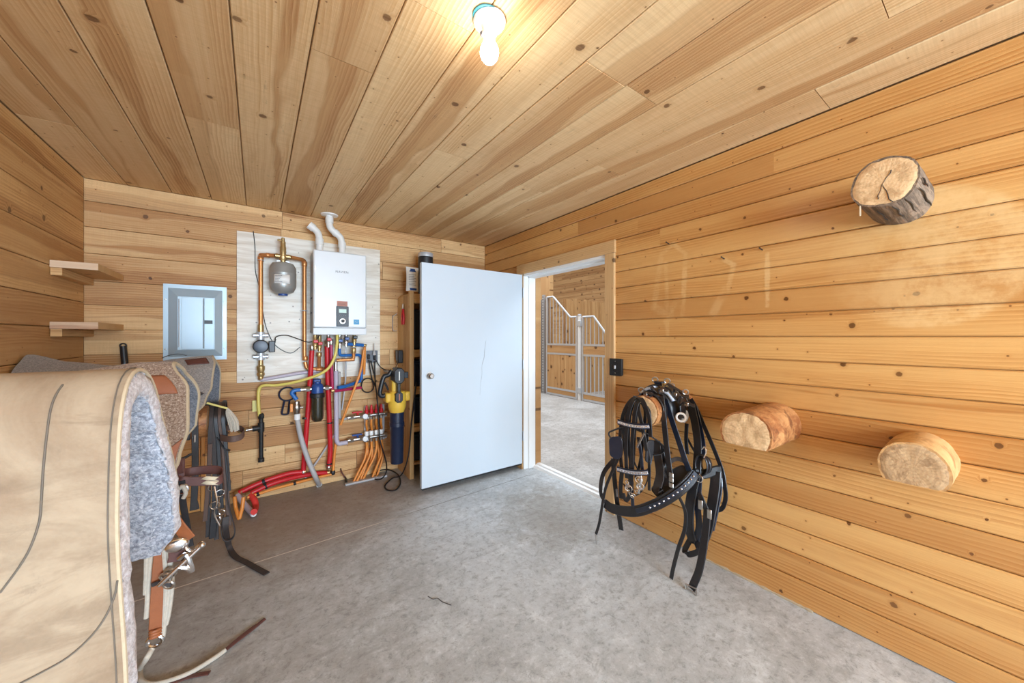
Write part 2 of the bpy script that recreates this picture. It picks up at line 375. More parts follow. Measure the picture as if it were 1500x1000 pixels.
M['magenta'] = plain('magenta_pex', srgb(176, 40, 84), .4, var=.1)
M['orange'] = plain('orange_pex', srgb(226, 142, 62), .42, var=.1)
M['lilac'] = plain('grey_lilac_pipe', srgb(188, 180, 194), .5, var=.06)
M['bluepex'] = plain('blue_pex', srgb(36, 104, 176), .4, var=.12)
M['blue'] = plain('blue_plastic', srgb(34, 74, 140), .4, var=.12)
M['greyhose'] = plain('grey_hose', srgb(178, 176, 176), .5, var=.08)
M['yellowline'] = plain('yellow_gas_line', srgb(222, 204, 106), .45, var=.08)
M['yellow'] = plain('yellow_tool_plastic', srgb(222, 180, 66), .4, var=.08)
M['black'] = plain('black_plastic', srgb(30, 32, 36), .4, var=.25)
M['rubber'] = plain('black_rubber', srgb(26, 25, 26), .55, var=.25)
M['blackiron'] = plain('black_iron', srgb(44, 44, 44), .5, .4, var=.25)
M['darkblue'] = plain('dark_blue_tube', srgb(27, 36, 58), .35, var=.35, scale=20)
M['smoke'] = plain('dark_green_brown_plastic', srgb(44, 42, 30), .2, var=.3, coat=.6)
M['leather'] = plain('black_harness_leather', srgb(32, 31, 34), .38, var=.45, scale=50, bump=.15, coat=.15)
M['leather2'] = plain('navy_patent_leather', srgb(25, 32, 48), .3, var=.35, scale=30, coat=.4)
M['wornbrown'] = plain('worn_brown_leather', srgb(92, 70, 60), .6, var=.4, scale=30, bump=.2)
M['oldleather'] = plain('worn_dark_leather', srgb(54, 48, 47), .6, var=.5, scale=28, bump=.2)
M['brownleather'] = plain('brown_leather', srgb(92, 56, 50), .5, var=.25, scale=40, bump=.15)
M['tanleather'] = plain('saddle_tan_leather', srgb(150, 88, 52), .5, var=.25, scale=30, bump=.15)
M['russet'] = plain('russet_leather', srgb(148, 92, 64), .55, var=.22, scale=22, bump=.1)
M['cream'] = plain('cream_rawhide', srgb(214, 200, 172), .6, var=.1)
M['rope'] = plain('pale_grey_rope', srgb(190, 182, 168), .8, var=.2, scale=90, bump=.4)
M['crystal'] = plain('crystal_studs', srgb(206, 210, 226), .15, .4, var=.3, scale=160)
M['fleecepad'] = plain('white_fleece', srgb(196, 206, 222), .85, var=.14, scale=80, bump=.5)
M['tagyellow'] = plain('yellow_tag_plastic', srgb(222, 214, 132), .5, var=.1)
M['darkfibre'] = plain('dark_twig', srgb(70, 62, 52), .8)
M['paperlabel'] = plain('white_label', srgb(228, 228, 224), .5, var=.04)
M['greyink'] = plain('grey_ink', srgb(110, 112, 118), .6)
def perforated():
    t = NT('perforated_steel'); o = t.n('NewGeometry').outputs['Position']; q = t.n('SeparateXYZ', [o]).outputs
    dz = t.math('SUBTRACT', t.math('FRACT', t.math('MULTIPLY', q[2], 15.0)), .5)
    dy = t.math('MULTIPLY', t.math('SUBTRACT', q[1], PERF_Y), 15.0)
    d = t.math('SQRT', t.math('ADD', t.math('MULTIPLY', dz, dz), t.math('MULTIPLY', dy, dy)))
    c = t.mix(t.math('LESS_THAN', d, .26), srgb(186, 192, 198), srgb(40, 42, 46))
    t.set(Base_Color=c, Roughness=.45, Metallic=.4); return t.m
M['stickerblue'] = plain('blue_sticker', srgb(32, 140, 190), .4, var=.1)
M['stickercopper'] = plain('copper_sticker', srgb(176, 108, 84), .45, var=.1)
M['lcd'] = plain('pale_green_display', srgb(176, 204, 186), .25, var=.04)
M['teal'] = plain('teal_plastic', srgb(40, 120, 130), .5)

def ply():
    t = NT('white_washed_plywood'); o = t.n('NewGeometry').outputs['Position']; p = t.n('SeparateXYZ', [o]).outputs
    g = t.noise(t.xyz(t.math('MULTIPLY', p[0], 3.0), p[1], t.math('MULTIPLY', p[2], 26.0)), 1.0, 4, .6, .6)
    c = t.mix(t.rng(g, .3, .7), srgb(232, 226, 214), srgb(206, 194, 176))
    d = t.n('TexVoronoi', {'Vector': o, 'Scale': 11.0}).outputs['Distance']
    c = t.mix(t.math('MULTIPLY', t.math('LESS_THAN', d, .075), .7), c, srgb(84, 72, 60))
    t.set(Base_Color=c, Roughness=.42); t.bump(g, .1); return t.m
M['ply'] = ply()
def felt(name, a, b, scale, third=None, stretch=1.0):
    t = NT(name); o = t.obj()
    n = t.noise(o, scale, 5, .75); n2 = t.noise(o, scale*.12, 3)
    c = t.mix(t.rng(n, .36, .64), a, b)
    if third: c = t.mix(t.math('MULTIPLY', t.rng(t.noise(o, scale*1.3, 3, .6), .55, .66), .8), c, third)
    c = t.mix(t.math('MULTIPLY', n2, .25), c, a)
    t.set(Base_Color=c, Roughness=.95, Sheen_Weight=.25)
    t.bump(n, .6, .004); return t.m
M['greyfelt'] = felt('grey_felt', srgb(122, 118, 116), srgb(164, 158, 152), 150)
M['bluefelt'] = felt('dark_grey_lining_felt', srgb(84, 88, 96), srgb(132, 136, 144), 150)
M['mottled'] = felt('mottled_brown_felt', srgb(112, 88, 72), srgb(168, 150, 134), 150, srgb(206, 192, 178))
M['fleece'] = felt('grey_wool_fleece', srgb(112, 116, 128), srgb(190, 194, 204), 130, srgb(216, 217, 222))
def canvas():
    t = NT('stained_tan_canvas'); o = t.obj()
    n = t.noise(o, 5, 6, .65, .8); n2 = t.noise(o, 1.9, 4, .6, 1.2); n3 = t.noise(o, 230, 2)
    c = t.mix(t.rng(n, .34, .66), srgb(158, 141, 118), srgb(128, 107, 85))
    c = t.mix(t.math('MULTIPLY', t.rng(n2, .47, .6), .75), c, srgb(156, 108, 84))
    st = t.noise(t.xyz(t.math('MULTIPLY', t.n('SeparateXYZ', [o]).outputs[0], 3.0), 0.0, t.math('MULTIPLY', t.n('SeparateXYZ', [o]).outputs[2], 11.0)), 1.0, 5, .65, 1.0)
    c = t.mix(t.math('MULTIPLY', t.rng(st, .48, .64), .65), c, srgb(112, 92, 72))
    c = t.mix(t.math('MULTIPLY', t.rng(t.noise(o, 9, 6, .75, 1.0), .56, .7), .4), c, srgb(104, 92, 78))
    c = t.mix(t.math('MULTIPLY', n3, .15), c, srgb(182, 164, 138))
    t.set(Base_Color=c, Roughness=.85); t.bump(n3, .25, .001); return t.m
M['canvas'] = canvas()
M['binding'] = plain('cream_binding', srgb(176, 160, 134), .8, var=.15, scale=120, bump=.2)
M['stitch'] = plain('dark_stitching', srgb(96, 88, 78), .8, var=.2)
def bark(name, a, b, c3, sc=(4, 60), rough=.8, bs=.8):
    t = NT(name); o = t.obj(); p = t.n('SeparateXYZ', [o]).outputs
    ang = t.math('ARCTAN2', p[1], p[2])
    v = t.xyz(t.math('MULTIPLY', p[0], sc[0]), t.math('MULTIPLY', p[1], sc[1]), t.math('MULTIPLY', p[2], sc[1]))
    n = t.noise(v, 1.0, 5, .7, .6); n2 = t.noise(o, 14, 4, .6, 1.0)
    c = t.mix(t.rng(n, .35, .65), a, b); c = t.mix(t.math('MULTIPLY', t.rng(n2, .5, .65), .7), c, c3)
    t.set(Base_Color=c, Roughness=rough); t.bump(n, bs, .008); return t.m
M['greybark'] = bark('grey_weathered_bark', srgb(84, 70, 58), srgb(150, 128, 106), srgb(110, 92, 76))
M['redbark'] = bark('peeled_red_brown_bark', srgb(150, 92, 52), srgb(196, 142, 90), srgb(96, 52, 32), (10, 18), .5, .4)
M['tanbark'] = bark('peeled_tan_bark', srgb(196, 150, 98), srgb(212, 170, 116), srgb(150, 104, 62), (10, 20), .5, .4)
def endgrain(name, a, b, crack=.6):
    t = NT(name); o = t.obj(); p = t.n('SeparateXYZ', [o]).outputs
    r = t.math('SQRT', t.math('ADD', t.math('MULTIPLY', p[1], p[1]), t.math('MULTIPLY', p[2], p[2])))
    r = t.math('ADD', r, t.math('MULTIPLY', t.noise(o, 10, 3), .03))
    ring = t.math('SINE', t.math('MULTIPLY', r, 520.0))
    ang = t.math('ARCTAN2', p[1], p[2])
    rad = t.noise(t.xyz(t.math('MULTIPLY', ang, 5.0), t.math('MULTIPLY', r, 6.0), 0.0), 1.0, 4, .7)
    c = t.mix(t.rng(ring, -1.0, 1.0, .22, .42), a, b)
    c = t.mix(t.math('MULTIPLY', t.rng(t.noise(o, 13, 5, .7, .8), .46, .62), .55), c, tuple(x*.62 for x in b[:3])+(1,))
    c = t.mix(t.math('MULTIPLY', t.rng(rad, .45, .75), .5), c, tuple(x*.7 for x in b[:3])+(1,))
    c = t.mix(t.math('MULTIPLY', t.rng(t.noise(o, 30, 5, .75), .5, .8), .5), c, tuple(min(1, x*1.2) for x in a[:3])+(1,))
    t.set(Base_Color=c, Roughness=.8); t.bump(t.math('ADD', rad, t.noise(o, 130, 3)), .5, .003); return t.m
M['end1'] = endgrain('pale_sawn_end', srgb(232, 202, 158), srgb(206, 160, 110))
M['end2'] = endgrain('grey_brown_sawn_end', srgb(204, 172, 130), srgb(160, 122, 84))
def emit(name, col, st):
    t = NT(name); t.set(Base_Color=(1, 1, 1, 1), Roughness=.4, Emission_Color=col, Emission_Strength=st); return t.m
def glass():
    t = NT('window_glass'); t.set(Base_Color=(1, 1, 1, 1), Roughness=0.0, Transmission_Weight=1.0, IOR=1.01); return t.m
M['glass'] = glass()
# ================================================================== THE ROOM SHELL
def cuts(a, b, joints): 
    q = [a]+sorted(j for j in joints if a+.08 < j < b-.08)+[b]
    return list(zip(q[:-1], q[1:]))
# door opening in the right wall
DY0, DY1, DZ = 1.891, 2.985, 2.055
WT = .14
mb = MB()
zs = [0.0, .134]+[.134+.1257*k for k in range(1, 19)]+[H]
rj = {17: [1.6], 18: [.75, 2.2], 16: [1.42], 12: [-1.5], 8: [-.4], 5: [-.2]}
for i, (z0, z1) in enumerate(zip(zs[:-1], zs[1:])):
    segs = cuts(YR, YB, rj.get(i, []))
    for a, b in segs:
        for y0, y1 in ([(a, b)] if z0 >= DZ+.09 else [(a, min(b, DY0)), (max(a, DY1), b)]):
            if y1-y0 > .03:
                mb.board((XR+.02, y0, z0+.0018), (0, 1, 0), (0, 0, 1), (-1, 0, 0), y1-y0, z1-z0-.0036, .02, .0055)
mb.add([], [])
for a, b in (((XR+.02, YR, 0), (XR+WT, DY0-.02, H)), ((XR+.02, DY1+.02, 0), (XR+WT, YB+.1, H)), ((XR+.02, DY0-.02, DZ+.02), (XR+WT, DY1+.02, H))):
    mb.box(a, b)
struct(mb.build('wall_right', M['pine'], base=(XR, 0, 0)))

mb = MB()
zb = [H, 2.345, 2.163, 1.977, 1.784, 1.614, 1.44, 1.261, 1.10, .93, .765, .60, .43, .26, .09, 0]
bj = {0: [.18, 1.7], 1: [.17, 1.45], 2: [1.9, 1.05], 3: [-.14, 1.35], 4: [.9], 5: [1.15], 6: [-.5, .95], 7: [.05, 1.12], 8: [-.3, .85], 9: [.35, 1.25], 10: [-.06, .9], 11: [-.4, .62], 12: [.2, 1.0], 13: [-.1, .8]}
for i, (z1, z0) in enumerate(zip(zb[:-1], zb[1:])):
    for a, b in cuts(XL, XR, bj.get(i, [])):
        mb.board((a, YB+.022, z0+.0016), (1, 0, 0), (0, 0, 1), (0, -1, 0), b-a-.003, z1-z0-.0032, .022+random.uniform(-.0015, 0), .002)
mb.box((XL-.1, YB+.0215, 0), (XR+.02, YB+.12, H+.02))
struct(mb.build('wall_back', M['board'], base=(0, YB, 0)))

mb = MB()
zl = [H, 2.36, 2.187, 1.996, 1.81, 1.63, 1.45, 1.25, 1.06, .87, .68, .49, .30, .11, 0]
for i, (z1, z0) in enumerate(zip(zl[:-1], zl[1:])):
    for a, b in cuts(YR, YB, [[2.2], [], [1.2], [2.6], [], [1.9], []][i % 7]):
        mb.board((XL-.022, a, z0+.002), (0, 1, 0), (0, 0, 1), (1, 0, 0), b-a-.003, z1-z0-.004, .022+random.uniform(-.002, 0), .0025)
mb.box((XL-.12, YR-.1, 0), (XL-.0215, YB+.12, H+.02))
struct(mb.build('wall_left', M['board2'], base=(XL, 0, 0)))

# rear wall behind the camera, with the window the daylight comes through
WX0, WX1, WZ0, WZ1 = -.75, 1.95, .55, 2.2
mb = MB()
z = 0.0
while z < H-.01:
    z1 = min(H, z+.18)
    for a, b in ([(XL, XR)] if (z1 <= WZ0+.05 or z >= WZ1-.05) else [(XL, WX0), (WX1, XR)]):
        mb.board((a, YR-.022, z), (1, 0, 0), (0, 0, 1), (0, 1, 0), b-a, z1-z-.002, .022, .002)
    z = z1
for a, b in (((XL, YR-.14, 0), (WX0, YR-.022, H)), ((WX1, YR-.14, 0), (XR, YR-.022, H)), ((WX0, YR-.14, 0), (WX1, YR-.022, WZ0)), ((WX0, YR-.14, WZ1), (WX1, YR-.022, H))):
    mb.box(a, b)
struct(mb.build('wall_rear', M['board'], base=(0, YR, 0)))
t = NT('clear_window_pane'); t.t.nodes.remove(t.b)
tr = t.n('BsdfTransparent'); gl = t.n('BsdfGlossy', {'Roughness': .02}); mx = t.n('MixShader', [.06, tr.outputs[0], gl.outputs[0]])
t.t.links.new(mx.outputs[0], t.out.inputs[0]); M['pane'] = t.m
win = bpy.data.objects.new('window_1', None); COL.objects.link(win); win.location = (.6, YR-.07, WZ0); LOC[win.name] = Vector(win.location); struct(win)
mb = MB()
for a, b in (((WX0, -.03, WZ0), (WX0+.06, .03, WZ1)), ((WX1-.06, -.03, WZ0), (WX1, .03, WZ1)), ((WX0, -.03, WZ0), (WX1, .03, WZ0+.06)), ((WX0, -.03, WZ1-.06), (WX1, .03, WZ1)), ((.57, -.03, WZ0), (.63, .03, WZ1))):
    mb.box(Vector(a)+Vector((0, YR-.07, 0)), Vector(b)+Vector((0, YR-.07, 0)))
mb.build('window_frame', M['whitepaint'], win)
MB().box((WX0+.06, YR-.073, WZ0+.06), (WX1-.06, YR-.067, WZ1-.06)).build('pane', M['pane'], win)

# ceiling of wide rough boards running to the back wall
mb = MB()
xe = [XL, -.776, -.538, -.303, -.077, .166, .399, .641, .859, 1.08, 1.333, 1.565, 1.80, 2.04, XR]
def cy(x, y): return G(x, y, H).y
cj = {0: [cy(60, 175)], 1: [.55], 2: [-.35], 3: [cy(310, 180)], 4: [-.2], 5: [cy(495, 87)], 6: [1.15], 7: [-.4], 8: [cy(660, 226), .4], 9: [1.0], 10: [cy(886, 105)], 11: [2.1, .25], 12: [cy(850, 232)], 13: [cy(1178, 112)]}
for i, (a, b) in enumerate(zip(xe[:-1], xe[1:])):
    for y0, y1 in cuts(YR, YB, cj.get(i, [])):
        d = random.uniform(-.003, 0)
        mb.board((a+.0025, y0+.0015, H+.022), (0, 1, 0), (1, 0, 0), (0, 0, -1), y1-y0-.003, b-a-.005, .022+d, .0025)
mb.box((XL-.12, YR-.1, H+.0215), (XR+.12, YB+.12, H+.1))
struct(mb.build('ceiling', M['ceil'], base=(0, 0, H)))

struct(MB().box((XL-.1, YR-.14, -.12), (XR+.108, YB+.12, 0)).build('floor', M['floor'], base=(0, 0, -.12)))

# board cladding low on the back wall, left of the pipes
mb = MB(); xa = B(300, 700).x
for k in range(6):
    mb.board((XL+.004, YB, .004+k*.1257), (1, 0, 0), (0, 0, 1), (0, -1, 0), xa-XL-.03, .1245, .018, .003)
mb.board((xa-.022, YB, .0), (0, 0, 1), (1, 0, 0), (0, -1, 0), .77, .024, .022, .003)
struct(mb.build('trim_2', M['pine2'], base=(xa, YB, 0)))

# doorway: casing boards, white steel frame, sill and the open door leaf
tr1 = bpy.data.objects.new('trim_1', None); COL.objects.link(tr1); tr1.location = (XR, DY0, 0); LOC['trim_1'] = Vector(tr1.location); struct(tr1)
mb = MB(); mb.board((XR, DY0-.092, 0), (0, 0, 1), (0, 1, 0), (-1, 0, 0), DZ-.01, .092, .02, .003); mb.build('side_casing', M['trimwood'], tr1)
mb = MB(); mb.board((XR, DY0-.096, DZ-.008), (0, 1, 0), (0, 0, 1), (-1, 0, 0), DY1-DY0+.19, .1, .021, .003); mb.build('head_casing', M['trimwood'], tr1)
mb = MB(); mb.board((XR, DY1, 0), (0, 0, 1), (0, 1, 0), (-1, 0, 0), DZ-.01, .092, .02, .003); mb.build('side_casing', M['trimwood'], tr1)
mb = MB()
for y0, y1 in ((DY1-.012, DY1+.02), (DY0-.02, DY0+.012)): mb.box((XR-.004, y0, 0), (XR+WT+.005, y1, DZ))
mb.box((XR-.004, DY0-.02, DZ-.03), (XR+WT+.005, DY1+.02, DZ))
mb.box((XR+.055, DY0, DZ-.045), (XR+WT, DY1, DZ-.028)); mb.box((XR+.055, DY1-.027, 0), (XR+WT, DY1-.01, DZ-.03))
mb.build('frame', M['whitepaint'], tr1, bevel=.002)
mb = MB(); mb.board((XR+WT, DY1-.03, 0), (0, 0, 1), (0, 1, 0), (1, 0, 0), DZ+.05, .11, .075, .003); mb.build('outer_casing', M['barnwood'], tr1)
mb = MB(); mb.board((XR+WT, DY0-.08, 0), (0, 0, 1), (0, 1, 0), (1, 0, 0), DZ+.05, .07, .02, .003); mb.build('outer_casing', M['barnwood'], tr1)
sec = [(2.385, 0), (2.40, .022), (2.425, .026), (2.432, .038), (2.475, .038), (2.482, .028), (2.505, .02), (2.515, 0)]
mb = MB().prism([(x, 0, z) for x, z in sec], (0, DY0-.02, 0), (0, DY1+.02, 0)); mb.build('sill', M['whitepaint'], tr1, smooth=20)

dr = bpy.data.objects.new('door_1', None); COL.objects.link(dr); dr.location = (2.265, 2.99, .05); LOC['door_1'] = Vector(dr.location); struct(dr)
LX0, LX1, LY = 1.163, 2.268, 2.985
MB().box((LX0, LY, .062), (LX1, LY+.044, 2.04)).build('leaf', M['doorpaint'], dr, bevel=.002)
MB().box((LX0+.01, LY+.006, .046), (LX1-.01, LY+.038, .062)).build('sweep', M['rubber'], dr)
mb = MB()
for zz in (.3, 1.05, 1.8): mb.cyl((LX1+.004, LY-.004, zz), (LX1+.004, LY-.004, zz+.1), .007)
mb.build('hinge', M['steel'], dr)
m = MB(); m.tube(cr([AY(x, y, LY-.0003) for x, y in ((712, 498), (710, 512), (709, 524), (706, 535), (706, 548), (704, 562), (703, 578))], 4), .0011, 5, scale=[.4]+[1]*3+[1.6]*8+[.8]*8+[.4]*5); m.build('scratch', M['greyink'], dr)
p = AY(629, 550, LY)
mb = MB().lathe([(0, .058), (.016, .058), (.025, .05), (.027, .04), (.02, .026), (.011, .018), (.011, .006), (.032, .005), (.033, 0)], p, (0, -1, 0), 24)
mb.lathe([(0, .058), (.016, .058), (.025, .05), (.027, .04), (.02, .026), (.011, .018), (.011, .006), (.032, .005), (.033, 0)], p+Vector((0, .044, 0)), (0, 1, 0), 24)
mb.build('door_handle', M['nickel'], dr)

# ================================================================== THE BARN AISLE BEYOND THE DOOR
SX = 5.75                                   # line of the stall fronts
struct(MB().box((XR+.108, -6, -.12), (10.2, 15, -.001)).build('floor_aisle', M['aisle'], base=(6, 4, -.12)))
mb = MB(); z = 1.0; FXW = 9.45
while z < 4.6:
    h = .17
    y = -5.9-random.random()*2
    while y < 15:
        L = random.choice((2.4, 3.0, 3.6)); mb.board((FXW+.02, y, z), (0, 1, 0), (0, 0, 1), (-1, 0, 0), L-.004, h-.006, .02+random.uniform(-.004, .004), .003); y += L
    z += h
mb.box((FXW+.02, -6, 0), (FXW+.12, 15, 4.6))
struct(mb.build('wall_aisle', M['barnwood'], base=(FXW, 0, 0)))
# roof of the barn, with an unseen gap added over the aisle to brighten it
mb = MB(); mb.box((XR+.12, -6, 4.6), (3.0, 15, 4.7)); mb.box((6.6, -6, 4.6), (10, 15, 4.7))
struct(mb.build('ceiling_aisle', M['barnwood'], base=(6, 4, 4.6)))
mb = MB(); mb.box((XR+WT+.001, -6, 0), (XR+WT+.02, DY0-.03, 4.6)); mb.box((XR+WT+.001, DY1+.09, 0), (XR+WT+.02, 15, 4.6)); mb.box((XR+WT+.001, DY0-.03, DZ+.06), (XR+WT+.02, DY1+.09, 4.6))
struct(mb.build('wall_tack_room', M['barnwood'], base=(XR+WT, 2, 0)))

def sy(x): return AX(x, 500, SX).y
def sz(x, y): return AX(x, y, SX).z
# wooden post behind the stall fronts
mb = MB(); mb.board((SX+.14, sy(804), 0), (0, 0, 1), (0, 1, 0), (-1, 0, 0), 4.6, .17, .1, .006); mb.box((SX+.06, sy(804)+.17, 0), (SX+.14, sy(804)+.42, 4.6))
tag(mb.build('timber_post', M['barnwood']), 'square timber post rising behind the sliding stall front', 'post')
# divider of upright boards between two stalls
mb = MB(); x = SX+.12
while x < FXW-.15:
    mb.board((x, 6.15, 0), (0, 0, 1), (1, 0, 0), (0, -1, 0), 2.28+random.uniform(-.02, .03), .138, .04, .004); x += .14
tag(mb.build('stall_divider', M['barnwood']), 'stall partition of upright knotty boards behind the barred fronts', 'partition')

def tube_part(pts, r, name, root, mat=None): return MB().tube(fillet(pts, .05), r, 8).build(name, mat or M['steel'], root)
def front(root, y0, y1, top, lower, mesh=None):
    """a stall front between y0 > y1: top(y) gives the height of its upper edge"""
    def P3(y, z): return Vector((SX, y, z))
    fr = MB()
    n = 24; tops = [P3(y0+(y1-y0)*i/n, top(i/n)) for i in range(n+1)]
    fr.tube(tops, .022, 8); fr.box((SX-.022, y0-.022, .0), (SX+.022, y0+.022, tops[0].z)); fr.box((SX-.022, y1-.022, 0), (SX+.022, y1+.022, tops[-1].z))
    for z in (1.21, .99, .17, .03): fr.box((SX-.02, y1, z-.022), (SX+.02, y0, z+.022))
    fr.build('frame', M['steel'], root)
    for z0, z1 in ((1.012, 1.188), (.052, .148)):
        m = MB(); m.board((SX+.015, y1+.022, z0), (0, 1, 0), (0, 0, 1), (-1, 0, 0), y0-y1-.044, z1-z0, .03, .003); m.build('wood_rail', M['barnwood'], root)
    nb = max(3, round((y0-y1)/.115))
    for i in range(1, nb):
        s = i/nb; y = y0+(y1-y0)*s
        MB().cyl((SX, y, 1.23), (SX, y, top(s)), .010, 8).build('bar', M['steel'], root)
    if lower == 'boards':
        m = MB(); y = y1+.022
        while y < y0-.03:
            w = min(.12, y0-.022-y); m.board((SX+.015, y, .19), (0, 0, 1), (0, 1, 0), (-1, 0, 0), .78, w-.002, .03, .003); y += w
        m.build('board_infill', M['barnwood'], root)
    else:
        for i in range(1, nb):
            y = y0+(y1-y0)*i/nb; MB().cyl((SX, y, .19), (SX, y, .97), .014, 8).build('bar', M['steel'], root)
def ease(a, b, s): s = max(0, min(1, s)); return a+(b-a)*(s*s*(3-2*s))
g = thing('stall_gate', 'galvanised stall gate with boarded lower half and a sloping barred top', 'gate', (SX, sy(824), 0))
front(g, sy(801.5), sy(845), lambda s: 2.35 if s < .22 else (2.35-(s-.22)/.58*.52 if s < .8 else 1.83), 'boards')
g = thing('stall_gate', 'galvanised stall gate with upright bars in its lower half, right of the white post', 'gate', (SX, sy(875), 0))
front(g, sy(854), 4.2, lambda s: 1.82 if s < .25 else max(1.25, 1.82-(s-.25)/.55*.75), 'bars')
g = thing('stall_barrier', 'barred stall front with a dark window at its foot, beside the door frame', 'gate', (SX, 7.2, 0))
front(g, 8.0, sy(792.5), lambda s: 2.3, 'boards')
MB().box((SX-.03, 6.95, .35), (SX-.016, 7.25, .85)).build('window', M['darkblue'], g)
pm = MB(); yq = sy(796.5); pm.box((SX-.03, yq-.03, 0), (SX+.03, yq+.03, 2.42))
po = thing('gate_post', 'perforated galvanised post beside the timber post', 'post', (SX, yq, 0)); pm.build('post', perforated(), po)
yq = sy(849.5); po = thing('gate_post', 'pale round galvanised post between the two stall gates', 'post', (SX-.01, yq, 0))
MB().cyl((SX-.01, yq, 0), (SX-.01, yq, 1.84), .042, 16).build('post', M['whitepaint'], po)
mb = MB(); mb.lathe([(.046, 0), (.046, .03), (.02, .045), (0, .047)], (SX-.01, yq, 1.84)); mb.build('cap', M['steel'], po)
for zz in (.16, 1.62): MB().box((SX-.06, yq-.07, zz), (SX+.04, yq+.03, zz+.12)).build('hinge_plate', M['steel'], po, bevel=.006)

# ================================================================== LOG PEGS
def log(name, label, wall, y, z, r, L, flat, mb_mat, end_mat, seed, bumpy=.03, group=None, root_extra=0):
    rr = random.Random(seed); n = 40; ph = [rr.uniform(0, 6.28) for _ in range(4)]; am = [rr.uniform(.3, 1) for _ in range(4)]
    def sec(i, taper):
        a = 2*PI*i/n; q = 1+bumpy*sum(am[k]*math.sin((k+1)*a+ph[k]) for k in range(4))*.5
        yy, zz = r*q*taper*math.cos(a), r*q*taper*math.sin(a)
        if flat is not None: zz = max(zz, -r*flat)
        return yy, zz
    sgn = -1 if wall > 0 else 1
    m = MB(); N = 10; vs = []; 
    for j in range(N+1):
        s = j/N
        for i in range(n):
            yy, zz = sec(i, 1+.05*(1-s)); k = 1+bumpy*.5*noise.noise(Vector((s*5, i*.5, seed)))
            vs.append(Vector((wall+sgn*L*s, y+yy*k, z+zz*k)))
    fs = [(j*n+i, j*n+(i+1) % n, (j+1)*n+(i+1) % n, (j+1)*n+i) for j in range(N) for i in range(n)]
    fs += [tuple(range(n)), tuple(range(N*n, (N+1)*n))]
    m.add(vs, fs)
    o = m.build(name, mb_mat, base=(wall, y, z), smooth=35)
    e = MB(); x = wall+sgn*(L+.0005); rings = 7; vs = [Vector((x+sgn*.002, y, z))]
    for q in range(1, rings+1):
        for i in range(n):
            yy, zz = sec(i, .998*q/rings); k = 1+(bumpy*.5*noise.noise(Vector((5, i*.5, seed))))
            vs.append(Vector((x+sgn*(.0025*noise.noise(Vector((yy*40, zz*40, seed)))+(.002 if q < rings else -.003)), y+yy*k, z+zz*k)))
    fs = [(0, 1+i, 1+(i+1) % n) for i in range(n)]
    fs += [(1+(q-1)*n+i, 1+q*n+i, 1+q*n+(i+1) % n, 1+(q-1)*n+(i+1) % n) for q in range(1, rings) for i in range(n)]
    e.add(vs, fs); e.build('sawn_end', end_mat, o, smooth=60)
    return tag(o, label, 'log peg', group), sec
o, sec = log('log_peg', 'grey barked log peg high on the pine wall with a splintered sawn end', XR, .28, 1.975, .093, .35, None, M['greybark'], M['end1'], 3, .05)
m = MB()      # drying cracks along the bark and a splinter below the end
for a0, l0, l1 in ((3.6, .0, .33), (4.1, .05, .35), (4.5, .12, .34), (3.3, .2, .35), (5.0, .1, .3)):
    pts = []
    for k in range(9):
        s = l0+(l1-l0)*k/8; aa = a0+.03*math.sin(k*1.3+a0); 
        pts.append((XR-s, .28+.0955*math.cos(aa), 1.975+.0955*math.sin(aa)))
    m.tube(pts, .0032, 5, scale=[.3, .8, 1, 1, 1, 1, .9, .6, .2])
m.build('crack', M['rubber'], o)
m = MB()
for a_, l_ in ((4.4, .082), (4.95, .055), (2.1, .05)):
    m.tube([(XR-.3535, .285+l_*k/5*math.cos(a_+.05*math.sin(k*2.1)), 1.968+l_*k/5*math.sin(a_+.05*math.sin(k*2.1))) for k in range(6)], .0013, 5, scale=[.4, .7, .9, 1, 1.1, 1.2])
m.build('end_crack', M['oldleather'], o)
MB().box((XR-.349, .345, 1.865), (XR-.345, .349, 1.905)).build('splinter', M['cream'], o)
log('log_peg', 'reddish half-round log peg with a pale flat sawn end, beside the hanging harness', XR, .745, .92, .112, .37, .52, M['redbark'], M['end1'], 9, .03)
log('log_peg', 'stubby tan log peg low on the pine wall, rightmost, with a checked end', XR, .22, .885, .098, .24, .62, M['tanbark'], M['end2'], 14, .05)
log('log_peg', 'log peg carrying the black harness beside the doorway', XR, 1.275, .945, .092, .40, None, M['redbark'], M['end1'], 21, .02)
LL = [('log_peg', 'log peg on the left wall under the tan canvas saddle pad', .885, 1.15, .072, .62),
      ('log_peg', 'brown log peg on the left wall under the mottled brown felt pad', 1.885, 1.15, .072, .66),
      ('log_peg', 'log peg on the left wall under the long grey felt pad', 2.985, 1.08, .072, .68),
      ('log_peg', 'dark log peg under the long grey pad, hung with old bridles', 3.0, .85, .098, .73),
      ('log_peg', 'low log peg on the left wall holding the silver bitted bridle', 1.97, .84, .085, .70)]
for k, (n_, l_, y_, z_, r_, L_) in enumerate(LL):
    log(n_, l_, XL, y_, z_, r_, L_, None, M['redbark'], M['end1'], 30+k, .03)

